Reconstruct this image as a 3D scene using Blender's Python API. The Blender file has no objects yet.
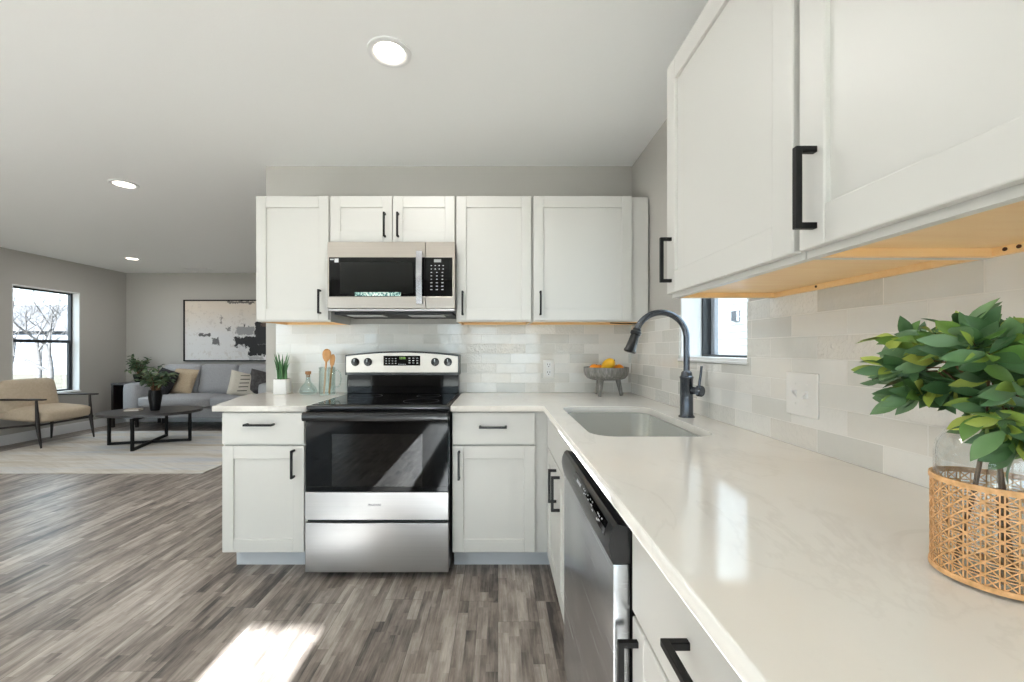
import bpy, bmesh, math, random
from mathutils import Vector, Matrix, Euler
random.seed(7)
PI = math.pi
sc = bpy.context.scene
C = sc.collection

# ------------------------------------------------------------------ camera, world, sun, exposure
CAMH = 1.214
F = 408.0
cd = bpy.data.cameras.new('camera'); cam = bpy.data.objects.new('camera', cd); C.objects.link(cam)
cam.location = (0, 0, CAMH); cam.rotation_euler = (PI/2, 0, 0)
cd.sensor_width = 36; cd.lens = F/1024*36
cd.shift_x = (512-498)/1024; cd.shift_y = (349.5-341)/1024
cd.clip_start = 0.02; cd.clip_end = 200
sc.camera = cam
sc.view_settings.view_transform = 'Standard'; sc.view_settings.look = 'None'
sc.view_settings.gamma = 1; sc.view_settings.use_curve_mapping = False
sc.view_settings.exposure = 0.15
sc.cycles.max_bounces = 10; sc.cycles.diffuse_bounces = 5; sc.cycles.glossy_bounces = 5
sc.cycles.transparent_max_bounces = 16; sc.cycles.transmission_bounces = 8
sc.cycles.sample_clamp_indirect = 6; sc.cycles.caustics_reflective = False; sc.cycles.caustics_refractive = False
sc.cycles.use_denoising = True

world = bpy.data.worlds.new('world'); sc.world = world; world.use_nodes = True
bg = world.node_tree.nodes['Background']
bg.inputs[0].default_value = (0.72, 0.90, 1.0, 1); bg.inputs[1].default_value = 4.6

sd = bpy.data.lights.new('sun', 'SUN'); sd.energy = 46; sd.angle = 0.009; sd.color = (.90, .97, 1)
sun = bpy.data.objects.new('sun', sd); C.objects.link(sun)
sun.location = (0, -8, 6); sun.rotation_euler = (math.radians(90-24.7), 0, 0)

DOWNLIGHT_W = 6.0
LIGHTS = [(-.469, 1.763, 1.1), (-2.906, 3.17, 1.3), (-5.17, 5.766, 1.2),
          (-.469, -.9, .4), (-2.9, .6, .6), (-2.9, -1.7, 1), (-5.17, 3.2, 1.3), (-5.17, .6, .9), (-2.2, 5.3, 1.6)]

# ------------------------------------------------------------------ materials
def lin(c):
    return tuple(((v/255)/12.92 if v/255 <= .04045 else ((v/255+.055)/1.055)**2.4) for v in c)+(1,)
class NT:
    def __init__(s, name):
        s.m = bpy.data.materials.new(name); s.m.use_nodes = True
        s.t = s.m.node_tree; s.b = s.t.nodes['Principled BSDF']; s.out = s.t.nodes['Material Output']
    def n(s, typ, **kw):
        nd = s.t.nodes.new('ShaderNode'+typ)
        for k, v in kw.items():
            if k.startswith('i_'):
                key = k[2:]
                key = int(key) if key.isdigit() else key.replace('_', ' ')
                s.set(nd, key, v)
            else: setattr(nd, k, v)
        return nd
    def set(s, nd, key, v):
        if isinstance(v, bpy.types.NodeSocket): s.t.links.new(v, nd.inputs[key])
        else: nd.inputs[key].default_value = v
    def math(s, op, a, b=None, c=None, clamp=False):
        nd = s.n('Math', operation=op, use_clamp=clamp)
        for i, v in enumerate((a, b, c)):
            if v is not None: s.set(nd, i, v)
        return nd.outputs[0]
    def mix(s, f, a, b, mode='MIX'):
        nd = s.n('Mix', data_type='RGBA', blend_type=mode)
        s.set(nd, 0, f); s.set(nd, 6, a); s.set(nd, 7, b)
        return nd.outputs[2]
    def ramp(s, f, stops):
        nd = s.n('ValToRGB'); cr = nd.color_ramp
        while len(cr.elements) < len(stops): cr.elements.new(.5)
        for e, (p, c) in zip(cr.elements, stops): e.position = p; e.color = c
        s.set(nd, 0, f); return nd.outputs[0]
    def obj(s): return s.n('TexCoord').outputs['Object']
    def geo(s): return s.n('NewGeometry').outputs['Position']
    def noise(s, vec, scale, detail=3, rough=.5, sc=None):
        if sc is not None:
            vec = s.n('Mapping', i_Vector=vec, i_Scale=sc).outputs[0]
        return s.n('TexNoise', i_Vector=vec, i_Scale=scale, i_Detail=detail, i_Roughness=rough).outputs['Fac']
    def bump(s, h, strength=.2, dist=.01):
        s.set(s.b, 'Normal', s.n('Bump', i_Height=h, i_Strength=strength, i_Distance=dist).outputs[0])
    def col(s, c): s.set(s.b, 'Base Color', c)
def P(name, rgb, rough=.5, metal=0, spec=.5, coat=0, noise=None, bump=None, emis=None):
    m = NT(name); m.col(lin(rgb)); m.b.inputs['Roughness'].default_value = rough
    m.b.inputs['Metallic'].default_value = metal; m.b.inputs['Specular IOR Level'].default_value = spec
    m.b.inputs['Coat Weight'].default_value = coat; m.b.inputs['Coat Roughness'].default_value = .05
    if noise:
        sc_, amt = noise
        f = m.noise(m.obj(), sc_, 4)
        a = tuple(max(0, v-amt) for v in rgb); b = tuple(min(255, v+amt) for v in rgb)
        m.col(m.ramp(f, [(.3, lin(a)), (.7, lin(b))]))
    if bump:
        m.bump(m.noise(m.obj(), bump[0], 4), bump[1], bump[2] if len(bump) > 2 else .005)
    if emis:
        m.b.inputs['Emission Color'].default_value = lin(emis[0]); m.b.inputs['Emission Strength'].default_value = emis[1]
    return m.m
M = {}
M['wall'] = P('wall_paint', (184, 181, 176), .65, noise=(1.2, 1), bump=(180, .08, .002))
M['ceiling'] = P('ceiling_paint', (247, 248, 248), .6, bump=(120, .12, .003))
M['white'] = P('white_trim', (238, 239, 240), .45)
M['cab'] = P('cabinet_paint', (212, 211, 207), .38, noise=(.8, 1))
M['toe'] = P('toe_kick_cool_shade', (205, 208, 213), .5)  # same paint as the cabinets, with cool shade tinted into the colour
M['black'] = P('matte_black', (11, 11, 12), .5, spec=.3)
M['blackplastic'] = P('black_plastic', (20, 20, 22), .28, noise=(30, 2))
M['blackglass'] = P('black_glass', (7, 7, 8), .05, spec=.2)
M['gap'] = P('dark_recess', (24, 24, 26), .6)
M['knob'] = P('knob_black', (12, 12, 12), .25)
M['mark'] = P('pale_marking', (205, 208, 212), .5)
M['logo'] = P('logo_grey', (95, 97, 102), .4)
M['greenlcd'] = P('green_display', (60, 90, 30), .3, emis=((150, 210, 70), .8))
M['lcd'] = P('grey_display', (90, 92, 90), .3, emis=((200, 205, 200), .35))
M['gun'] = P('gunmetal', (92, 96, 104), .2, metal=.9)
M['chrome'] = P('chrome', (176, 176, 180), .22, metal=1)
M['frame'] = P('window_frame_black', (38, 41, 46), .35)
M['darkwood'] = P('dark_wood', (38, 32, 30), .42, noise=(20, 5))
M['tabletop'] = P('charcoal_wood_top', (62, 59, 59), .4, noise=(14, 8))
M['sofa'] = P('grey_sofa_fabric', (158, 159, 163), .9, noise=(60, 6), bump=(400, .3, .002))
M['beige'] = P('beige_fabric', (192, 176, 154), .9, noise=(40, 5), bump=(400, .3, .002))
M['blackfab'] = P('black_fabric', (28, 27, 30), .95, bump=(300, .3, .002))
M['greyfab'] = P('charcoal_fabric', (78, 76, 77), .95, noise=(30, 14), bump=(200, .5, .004))
M['tanfab'] = P('tan_fabric', (176, 158, 134), .9, noise=(60, 8))
M['creamfab'] = P('cream_fabric', (212, 206, 194), .9, noise=(60, 5))
M['wicker'] = P('wood_spoon', (205, 150, 92), .5, noise=(25, 12))
M['cork'] = P('cork', (160, 112, 72), .8, noise=(90, 20))
M['pot'] = P('white_ceramic', (240, 240, 240), .3)
M['soil'] = P('soil', (58, 46, 36), .9)
M['mango'] = P('yellow_fruit', (247, 186, 34), .38, noise=(9, 14), bump=(120, .05))
M['orange'] = P('orange_fruit', (245, 150, 26), .42, bump=(160, .12))
M['book'] = P('tan_paper', (196, 180, 168), .6)
M['pages'] = P('page_edges', (228, 224, 214), .8)
M['plate'] = P('switch_plate_white', (236, 235, 233), .3)
M['stem'] = P('brown_stem', (104, 78, 52), .7, noise=(60, 12))
M['bark'] = P('grey_bark', (66, 64, 64), .9, noise=(8, 12))
M['ground'] = P('dry_lawn', (222, 216, 202), .95, noise=(.6, 14))
M['lawn'] = P('winter_lawn', (74, 68, 56), .95, noise=(.7, 12))
M['bounce_patio'] = P('pale_bounce_concrete', (224, 219, 208), .9, noise=(2, 5))
M['siding'] = P('white_siding', (236, 238, 242), .7)
M['greyhouse'] = P('grey_house', (92, 96, 104), .8)
M['darkroof'] = P('dark_shingles', (66, 66, 70), .9, noise=(6, 10))
M['windark'] = P('dark_window', (120, 126, 134), .2)
M['knot'] = P('knot_brown', (70, 42, 22), .7)
M['lid_shell'] = P('bronze_shell', (70, 70, 74), .3, metal=.6)

def mk_glass(name, tint=(1, 1, 1, 1), refl=1.0, base=.04, edge=.0):
    m = NT(name); t = m.t
    tr = m.n('BsdfTransparent', i_Color=tint); gl = m.n('BsdfGlossy', i_Roughness=.02, i_Color=(1, 1, 1, 1))
    lw = m.n('LayerWeight', i_Blend=.5)
    f = m.math('MULTIPLY', m.math('ADD', m.math('MULTIPLY', m.math('POWER', lw.outputs['Facing'], 5.0), .96), base), refl, clamp=True)
    ms = m.n('MixShader'); t.links.new(f, ms.inputs[0]); t.links.new(tr.outputs[0], ms.inputs[1]); t.links.new(gl.outputs[0], ms.inputs[2])
    t.links.new(ms.outputs[0], m.out.inputs[0]); return m.m
M['pane'] = mk_glass('window_glass')
M['clear'] = mk_glass('clear_glass', (.88, .92, .91, 1), 1.3, .07)
M['clearvase'] = mk_glass('vase_glass', (.97, .98, .98, 1), 1.2)
M['tint'] = mk_glass('tinted_oven_glass', (.16, .17, .19, 1), 1.0)

# brushed stainless steel
def steel(name, rgb, axis, rough=.27):
    m = NT(name); sc_ = {'x': (1, 60, 400), 'z': (400, 400, 1), 'y': (60, 1, 400)}[axis]
    f = m.noise(m.obj(), 1.0, 3, .6, sc_)
    a = tuple(v-4 for v in rgb); b = tuple(min(255, v+4) for v in rgb)
    m.col(m.ramp(f, [(.3, lin(a)), (.7, lin(b))])); m.b.inputs['Metallic'].default_value = 1
    m.set(m.b, 'Roughness', m.math('ADD', m.math('MULTIPLY', f, .05), rough-.02))
    m.b.inputs['Anisotropic'].default_value = .5
    return m.m
M['steel'] = steel('brushed_steel', (178, 177, 176), 'x', .36)
M['steelwarm'] = steel('brushed_steel_panel', (176, 168, 160), 'x', .30)
M['steelside'] = steel('brushed_steel_side', (198, 200, 203), 'y', .26)
M['sinksteel'] = P('sink_steel', (240, 240, 236), .18, metal=.72)

# vinyl plank floor
m = NT('vinyl_plank_floor'); g = m.geo(); sx = m.n('SeparateXYZ', i_Vector=g)
yx = m.n('CombineXYZ', i_X=sx.outputs[1], i_Y=sx.outputs[0]).outputs[0]
def cells(vec, w, h, off, freq, seed=0):
    b = m.n('TexBrick', offset=off, offset_frequency=freq, squash=1)
    v = m.n('Mapping', i_Vector=vec, i_Location=(seed*.37, seed*.113, 0)).outputs[0]
    for k, val in (('Vector', v), ('Color1', (0, 0, 0, 1)), ('Color2', (1, 1, 1, 1)), ('Mortar', (.5, .5, .5, 1)), ('Scale', 1.0), ('Mortar Size', .0012), ('Mortar Smooth', .1), ('Bias', 0.0), ('Brick Width', w), ('Row Height', h)):
        m.set(b, k, val)
    return b
def rcells(w, h, seed):
    X, Y = sx.outputs[0], sx.outputs[1]
    row = m.math('FLOOR', m.math('DIVIDE', X, h))
    off = m.n('TexWhiteNoise', noise_dimensions='1D', i_W=m.math('ADD', row, seed*17.31)).outputs['Value']
    u = m.math('ADD', m.math('DIVIDE', Y, w), m.math('MULTIPLY', off, 9.7))
    cv = m.n('CombineXYZ', i_X=m.math('ADD', row, seed*5.7), i_Y=m.math('FLOOR', u)).outputs[0]
    val = m.n('TexWhiteNoise', noise_dimensions='2D', i_Vector=cv).outputs['Value']
    fu = m.math('MULTIPLY', m.math('MINIMUM', m.math('FRACT', u), m.math('SUBTRACT', 1.0, m.math('FRACT', u))), w)
    fx = m.math('FRACT', m.math('DIVIDE', X, h)); fx = m.math('MULTIPLY', m.math('MINIMUM', fx, m.math('SUBTRACT', 1.0, fx)), h)
    return val, m.math('LESS_THAN', m.math('MINIMUM', fu, fx), .0011)
class W:
    def __init__(s, o): s.outputs = o
plank = W(rcells(1.22, .183, 1)); strip = W(rcells(.42, .0458, 2)); fine = W(rcells(.21, .0229, 3))
jit = m.n('CombineXYZ', i_X=m.math('MULTIPLY', plank.outputs[0], 31.0), i_Y=m.math('MULTIPLY', strip.outputs[0], 17.0)).outputs[0]
pv = m.n('VectorMath', operation='ADD', i_0=yx, i_1=jit).outputs[0]
gr = m.noise(pv, 1.0, 7, .66, (3.4, 30, 1))
gr2 = m.noise(pv, 1.0, 4, .6, (9, 170, 1))
blot = m.noise(pv, 1.0, 4, .6, (5.5, 14, 1))
v = m.math('MULTIPLY', plank.outputs[0], .13)
v = m.math('ADD', v, m.math('MULTIPLY', strip.outputs[0], .20))
v = m.math('ADD', v, m.math('MULTIPLY', fine.outputs[0], .12))
v = m.math('ADD', v, m.math('MULTIPLY', gr, .62))
v = m.math('ADD', v, m.math('MULTIPLY', gr2, .20))
v = m.math('ADD', v, m.math('MULTIPLY', blot, .48))
v = m.math('SUBTRACT', v, .41)
col = m.ramp(v, [(.23, lin((68, 62, 60))), (.36, lin((120, 110, 103))), (.52, lin((160, 149, 140))), (.74, lin((206, 198, 190)))])
warm = m.mix(m.noise(yx, 1.0, 2, .5, (.8, 4, 1)), lin((168, 172, 180)), lin((190, 170, 150)))
col = m.mix(.35, col, m.mix(1.0, col, m.mix(.5, warm, (1, 1, 1, 1)), 'MULTIPLY'))
seam = m.math('MULTIPLY', plank.outputs[1], .55)
col = m.mix(seam, col, lin((50, 44, 40)))
m.col(col)
m.set(m.b, 'Roughness', m.math('ADD', m.math('MULTIPLY', gr, .12), .30)); m.b.inputs['Specular IOR Level'].default_value = .5
m.bump(v, .10, .004); M['floor'] = m.m

# glazed wall tile (hand-made look): uses x or y as the run
def tile_mat(name, axis, shift):
    m = NT(name); g = m.geo(); s = m.n('SeparateXYZ', i_Vector=g)
    u = s.outputs[0] if axis == 'x' else s.outputs[1]
    vec = m.n('CombineXYZ', i_X=m.math('ADD', u, shift), i_Y=m.math('SUBTRACT', s.outputs[2], .914)).outputs[0]
    def brick(c1, c2, w=.205):
        b = m.n('TexBrick', offset=.5, offset_frequency=2)
        for k, val in (('Vector', vec), ('Color1', c1), ('Color2', c2), ('Mortar', (0, 0, 0, 1)), ('Scale', 1.0), ('Mortar Size', .0016), ('Mortar Smooth', .2), ('Bias', 0.0), ('Brick Width', w), ('Row Height', .068)):
            m.set(b, k, val)
        return b
    b = brick((0, 0, 0, 1), (1, 1, 1, 1))
    r = b.outputs[0]; mort = b.outputs[1]
    col = m.ramp(r, [(.0, lin((198, 197, 192))), (.22, lin((216, 215, 210))), (.42, lin((232, 231, 228))), (.65, lin((220, 216, 209))), (.85, lin((240, 240, 238))), (1, lin((206, 206, 202)))])
    cl = m.noise(g, 22, 4, .6); col = m.mix(m.math('MULTIPLY', cl, .18), col, lin((244, 243, 240)))
    col = m.mix(mort, col, lin((232, 230, 226)))
    m.col(col)
    m.set(m.b, 'Roughness', m.math('ADD', m.math('MULTIPLY', mort, .5), .07))
    m.b.inputs['Specular IOR Level'].default_value = .6; m.b.inputs['Coat Weight'].default_value = .4; m.b.inputs['Coat Roughness'].default_value = .04
    n1 = m.noise(g, 16, 2, .5); n2 = m.noise(g, 95, 2, .5)
    amt = m.math('POWER', m.math('FRACT', m.math('MULTIPLY', r, 7.3)), 4.0)
    h = m.math('ADD', m.math('MULTIPLY', n1, .5), m.math('MULTIPLY', m.math('MULTIPLY', n2, amt), 1.3))
    h = m.math('SUBTRACT', h, m.math('MULTIPLY', mort, .35))
    m.bump(h, .55, .006); return m.m
M['tile_x'] = tile_mat('glazed_tile_back', 'x', -.091+2.05)
M['tile_y'] = tile_mat('glazed_tile_side', 'y', -.953*1.1429+2.05)

# quartz
m = NT('quartz_counter'); g = m.geo()
n1 = m.noise(g, 2.3, 8, .62); w = m.n('Mapping', i_Vector=g, i_Rotation=(0, 0, .6)).outputs[0]
ns = m.n('TexNoise', i_Vector=w, i_Scale=1.6, i_Detail=6, i_Roughness=.6, i_Distortion=1.5).outputs['Fac']
vein = m.math('SUBTRACT', 1.0, m.math('MULTIPLY', m.math('ABSOLUTE', m.math('SUBTRACT', ns, .5)), 55.0), clamp=True)
vein = m.math('MULTIPLY', vein, m.math('MULTIPLY', m.noise(g, 3.2, 2), .22))
col = m.mix(n1, lin((242, 239, 234)), lin((228, 223, 215)))
col = m.mix(vein, col, lin((176, 168, 158))); m.col(col)
m.b.inputs['Roughness'].default_value = .09; m.b.inputs['Specular IOR Level'].default_value = .55; M['quartz'] = m.m

# plywood underside
m = NT('maple_plywood'); g = m.geo()
gr = m.noise(g, 1.0, 5, .6, (5, 30, 40)); big = m.noise(g, 3, 2)
m.col(m.mix(big, m.ramp(gr, [(.3, lin((236, 192, 134))), (.7, lin((250, 220, 170)))]), lin((244, 206, 150))))
m.b.inputs['Roughness'].default_value = .38; M['ply'] = m.m

# rug
m = NT('woven_rug'); g = m.geo()
a = m.noise(g, 1.0, 5, .65, (.7, 5.5, 1)); b2 = m.noise(g, 1.0, 3, .6, (1.0, 1.2, 1)); d = m.n('Mapping', i_Vector=g, i_Rotation=(0, 0, .5)).outputs[0]
e = m.noise(d, 1.0, 4, .7, (1.2, 26, 1))
col = m.ramp(a, [(.3, lin((190, 178, 160))), (.5, lin((214, 211, 206))), (.7, lin((192, 197, 206)))])
col = m.mix(m.math('MULTIPLY', m.math('MULTIPLY', m.math('SUBTRACT', e, .42), m.math('SUBTRACT', b2, .25)), 3.0, clamp=True), col, lin((146, 134, 114)))
m.col(col); m.b.inputs['Roughness'].default_value = .95; m.bump(m.noise(g, 260, 2), .4, .004); M['rug'] = m.m

M['bouncerug'] = P('sun_bounce_rug', (236, 233, 228), .95, bump=(260, .4, .004))
# brushed bowl (grey washed wood)
m = NT('grey_washed_wood'); g = m.obj()
gr = m.noise(g, 1.0, 5, .65, (90, 90, 14))
m.col(m.ramp(gr, [(.3, lin((84, 82, 80))), (.55, lin((132, 130, 126))), (.75, lin((172, 170, 166)))])); m.b.inputs['Roughness'].default_value = .6
m.bump(gr, .4, .003); M['bowl'] = m.m

# leaves, cane
def leafmat(name, stops, rough=.4):
    m = NT(name); r = m.n('NewGeometry').outputs['Random Per Island']
    c = m.ramp(r, stops); v = m.noise(m.obj(), 60, 3)
    m.col(m.mix(m.math('MULTIPLY', v, .3), c, lin((40, 60, 36)))); m.b.inputs['Roughness'].default_value = rough
    m.b.inputs['Transmission Weight'].default_value = 0; return m.m
M['leaf'] = leafmat('glossy_leaves', [(0, lin((62, 98, 56))), (.3, lin((84, 122, 78))), (.5, lin((104, 136, 96))), (.68, lin((100, 142, 66))), (.86, lin((150, 172, 70))), (1, lin((186, 196, 92)))])
M['leaf2'] = leafmat('soft_leaves', [(0, lin((62, 88, 62))), (.5, lin((98, 124, 92))), (1, lin((132, 152, 108)))], .6)
M['succ'] = leafmat('succulent_leaves', [(0, lin((46, 100, 58))), (.5, lin((84, 140, 84))), (1, lin((120, 165, 110)))], .45)
M['cane'] = P('woven_cane', (222, 172, 118), .5, noise=(120, 18))
M['teal'] = P('teal_sticker', (150, 196, 190), .4)
m = NT('teal_speckled_sticker'); v = m.noise(m.obj(), 95, 2)
m.col(m.ramp(v, [(.40, lin((40, 92, 92))), (.52, lin((168, 210, 204))), (.62, lin((236, 240, 236)))])); M['teal'] = m.m

# ------------------------------------------------------------------ mesh helpers
def box(bm, x0, x1, y0, y1, z0, z1, bev=0, seg=2):
    r = bmesh.ops.create_cube(bm, size=1)
    vs = r['verts']
    for v in vs:
        v.co = Vector((x0+(v.co.x+.5)*(x1-x0), y0+(v.co.y+.5)*(y1-y0), z0+(v.co.z+.5)*(z1-z0)))
    if bev > 0:
        es = list({e for v in vs for e in v.link_edges})
        bmesh.ops.bevel(bm, geom=es, offset=bev, segments=seg, profile=.5, affect='EDGES')
def BM(): return bmesh.new()
def lathe(bm, prof, seg=32, c=(0, 0, 0), mat=None, cap=True):
    rings = []
    for r, z in prof:
        ring = []
        for k in range(seg):
            a = 2*PI*k/seg; co = Vector((r*math.cos(a), r*math.sin(a), z))
            if mat: co = mat @ co
            ring.append(bm.verts.new(co+Vector(c)))
        rings.append(ring)
    for a, b in zip(rings, rings[1:]):
        for k in range(seg):
            bm.faces.new((a[k], a[(k+1) % seg], b[(k+1) % seg], b[k]))
    if cap:
        if prof[0][0] > 1e-5: bm.faces.new(rings[0][::-1])
        if prof[-1][0] > 1e-5: bm.faces.new(rings[-1])
def tube(bm, pts, rad, seg=8, cap=True):
    pts = [Vector(p) for p in pts]; n = len(pts)
    if not hasattr(rad, '__len__'): rad = [rad]*n
    prev = None; up = None
    for i, p in enumerate(pts):
        t = (pts[min(i+1, n-1)]-pts[max(i-1, 0)]).normalized()
        if up is None: up = Vector((0, 0, 1)) if abs(t.z) < .9 else Vector((1, 0, 0))
        x = t.cross(up).normalized(); up = x.cross(t).normalized()
        ring = [bm.verts.new(p+rad[i]*(math.cos(2*PI*k/seg)*x+math.sin(2*PI*k/seg)*up)) for k in range(seg)]
        if prev:
            for k in range(seg): bm.faces.new((prev[k], prev[(k+1) % seg], ring[(k+1) % seg], ring[k]))
        elif cap: bm.faces.new(ring[::-1])
        prev = ring
    if cap: bm.faces.new(prev)
def prism(bm, poly, axis, a, b):
    """extrude a 2D polygon along an axis. axis 'y': poly=(x,z); 'x': poly=(y,z); 'z': poly=(x,y)"""
    def mk(p, t):
        return {'y': (p[0], t, p[1]), 'x': (t, p[0], p[1]), 'z': (p[0], p[1], t)}[axis]
    A = [bm.verts.new(mk(p, a)) for p in poly]; B = [bm.verts.new(mk(p, b)) for p in poly]
    n = len(poly)
    for k in range(n): bm.faces.new((A[k], A[(k+1) % n], B[(k+1) % n], B[k]))
    bm.faces.new(A[::-1]); bm.faces.new(B)
def cushion(bm, c, d, puff=(.02, .02, .02), bev=.03, rot=None, n=6):
    """soft box centred at c with size d"""
    t = bmesh.new(); bmesh.ops.create_cube(t, size=2)
    bmesh.ops.subdivide_edges(t, edges=t.edges[:], cuts=n, use_grid_fill=True)
    h = [x/2 for x in d]
    out = {}
    for v in t.verts:
        u = v.co.copy()
        q = Vector((u.x*h[0], u.y*h[1], u.z*h[2]))
        # rounded box
        inner = Vector([max(-(h[i]-bev), min(h[i]-bev, q[i])) for i in range(3)])
        # push samples towards edges
        dlt = q-inner
        if dlt.length > 1e-6:
            dlt = dlt.normalized()*bev
            q = inner+dlt
        for i in range(3):
            j, k = (i+1) % 3, (i+2) % 3
            if abs(abs(u[i])-1) < 1e-4:
                q[i] += math.copysign(puff[i]*(1-u[j]**2)*(1-u[k]**2), u[i])
        if rot: q = rot @ q
        out[v] = bm.verts.new(q+Vector(c))
    for f in t.faces: bm.faces.new([out[v] for v in f.verts])
    t.free()
def pillow(bm, c, w, h, t, rot, n=12):
    g = {}
    for s in (-1, 1):
        for i in range(n+1):
            for j in range(n+1):
                u, v = -1+2*i/n, -1+2*j/n
                e = (1-u**2)*(1-v**2)
                if s == 1 and e < 1e-9: g[(s, i, j)] = g[(-1, i, j)]; continue
                pinch = 1-.07*(1-abs(u)*abs(v))*(abs(u)**6+abs(v)**6)*.5
                z = s*t/2*(e**.42 if e > 0 else 0)
                g[(s, i, j)] = bm.verts.new(rot @ Vector((u*w/2*pinch, z, v*h/2*pinch))+Vector(c))
    for s in (-1, 1):
        for i in range(n):
            for j in range(n):
                q = [g[(s, i, j)], g[(s, i+1, j)], g[(s, i+1, j+1)], g[(s, i, j+1)]]
                bm.faces.new(q if s == -1 else q[::-1])
ROOT = {}
def obj(name, bm, mat, parent=None, loc=None, smooth=None, rot=None, mods=None):
    me = bpy.data.meshes.new(name)
    if parent is not None: off = ROOT[parent.name]
    else: off = Vector(loc) if loc is not None else Vector((0, 0, 0))
    bmesh.ops.recalc_face_normals(bm, faces=bm.faces[:])
    bmesh.ops.translate(bm, verts=bm.verts[:], vec=-off)
    bm.to_mesh(me); bm.free()
    if smooth is not None:
        for p in me.polygons: p.use_smooth = True
        me.set_sharp_from_angle(angle=math.radians(smooth))
    mats = mat if isinstance(mat, (list, tuple)) else [mat]
    for mt in mats: me.materials.append(M[mt] if isinstance(mt, str) else mt)
    o = bpy.data.objects.new(name, me); C.objects.link(o)
    if parent is not None: o.parent = parent
    else: o.location = off
    ROOT[o.name] = off
    return o
def thing(name, label, cat, loc, group=None):
    o = bpy.data.objects.new(name, None); C.objects.link(o); o.location = loc; o.empty_display_size = .1
    o['label'] = label; o['category'] = cat
    if group: o['group'] = group
    ROOT[o.name] = Vector(loc); return o
def tag(o, label, cat, group=None):
    o['label'] = label; o['category'] = cat
    if group: o['group'] = group
    return o
def struct(name, bm, mat, smooth=None):
    o = obj(name, bm, mat, smooth=smooth); o['kind'] = 'structure'; return o
def text(name, s, size, mat, parent, loc, rot, depth=.0004, sx=1):
    cu = bpy.data.curves.new(name, 'FONT'); cu.body = s; cu.size = size; cu.extrude = depth; cu.align_x = 'CENTER'; cu.align_y = 'CENTER'
    tmp = bpy.data.objects.new('t', cu); C.objects.link(tmp)
    dg = bpy.context.evaluated_depsgraph_get(); me = bpy.data.meshes.new_from_object(tmp.evaluated_get(dg))
    bpy.data.objects.remove(tmp); me.materials.clear(); me.materials.append(M[mat])
    me.transform(Matrix.Translation(Vector(loc)-ROOT[parent.name]) @ Euler(rot).to_matrix().to_4x4() @ Matrix.Diagonal((sx, 1, 1, 1)))
    o = bpy.data.objects.new(name, me); C.objects.link(o); o.parent = parent; ROOT[o.name] = ROOT[parent.name]; return o
def slab(name, outer, holes, z0, z1, mat, loc, bev=.002):
    cu = bpy.data.curves.new(name, 'CURVE'); cu.dimensions = '2D'; cu.fill_mode = 'BOTH'
    for poly in [outer]+holes:
        sp = cu.splines.new('POLY'); sp.points.add(len(poly)-1); sp.use_cyclic_u = True
        for p, q in zip(sp.points, poly): p.co = (q[0]-loc[0], q[1]-loc[1], 0, 1)
    cu.extrude = (z1-z0)/2-bev; cu.bevel_depth = bev; cu.bevel_resolution = 2; cu.offset = -bev
    tmp = bpy.data.objects.new('t', cu); C.objects.link(tmp)
    dg = bpy.context.evaluated_depsgraph_get(); me = bpy.data.meshes.new_from_object(tmp.evaluated_get(dg)); me.name = name
    bpy.data.objects.remove(tmp); me.materials.clear(); me.materials.append(M[mat])
    me.transform(Matrix.Translation((0, 0, (z0+z1)/2-loc[2])))
    o = bpy.data.objects.new(name, me); C.objects.link(o); o.location = loc; ROOT[o.name] = Vector(loc); return o
def rrect(x0, x1, y0, y1, r, n=8):
    pts = []
    for cx, cy, a0 in ((x1-r, y1-r, 0), (x0+r, y1-r, 90), (x0+r, y0+r, 180), (x1-r, y0+r, 270)):
        for k in range(n+1):
            a = math.radians(a0+90*k/n); pts.append((cx+r*math.cos(a), cy+r*math.sin(a)))
    return pts

# ------------------------------------------------------------------ room shell
XW, YB, H = .932, 2.857, 2.5       # tile faces of right wall and back wall, ceiling height
XL, YF, YR = -6.25, 6.86, -2.6
b = BM(); box(b, -6.5, 1.2, YR-.15, YF+.15, -.12, 0); struct('floor', b, 'floor')
b = BM(); box(b, -6.5, 1.2, YR-.15, YF+.15, H, H+.2); struct('ceiling', b, 'ceiling')
def wall_x(name, x0, x1, y0, y1, holes, mat='wall'):
    """wall running along y with rectangular openings (ya,yb,za,zb)"""
    b = BM(); cur = y0
    for (ya, yb, za, zb) in sorted(holes):
        if ya > cur: box(b, x0, x1, cur, ya, 0, H)
        if za > 0: box(b, x0, x1, ya, yb, 0, za)
        box(b, x0, x1, ya, yb, zb, H); cur = yb
    box(b, x0, x1, cur, y1, 0, H); return struct(name, b, mat)
def wall_y(name, x0, x1, y0, y1, holes, mat='wall'):
    b = BM(); cur = x0
    for (xa, xb, za, zb) in sorted(holes):
        if xa > cur: box(b, cur, xa, y0, y1, 0, H)
        if za > 0: box(b, xa, xb, y0, y1, 0, za)
        box(b, xa, xb, y0, y1, zb, H); cur = xb
    box(b, cur, x1, y0, y1, 0, H); return struct(name, b, mat)
WL = (5.247, 6.10, .60, 2.06)
WR = (1.527, 2.10, 1.167, 2.10)
wall_x('wall_left', XL-.16, XL, YR, YF, [WL])
wall_x('wall_right', XW+.008, XW+.19, YR, YB+.1, [WR])
wall_y('wall_far', XL-.16, 1.12, YF, YF+.15, [])
wall_y('wall_back', -1.629, XW+.19, YB+.008, YB+.128, [])
REAR = [(-5.3, -2.5, .05, 1.84), (-1.13, -.735, .12, 2.09), (-.55, .85, .30, 1.84)]  # middle one admits the floor sun patch; outer two added and sized for daylight
wall_y('wall_rear', XL-.16, 1.12, YR-.15, YR, REAR)
b = BM(); box(b, XW+.008, 1.12, YB+.128, YF, 0, H); struct('wall_hall', b, 'wall')
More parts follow.
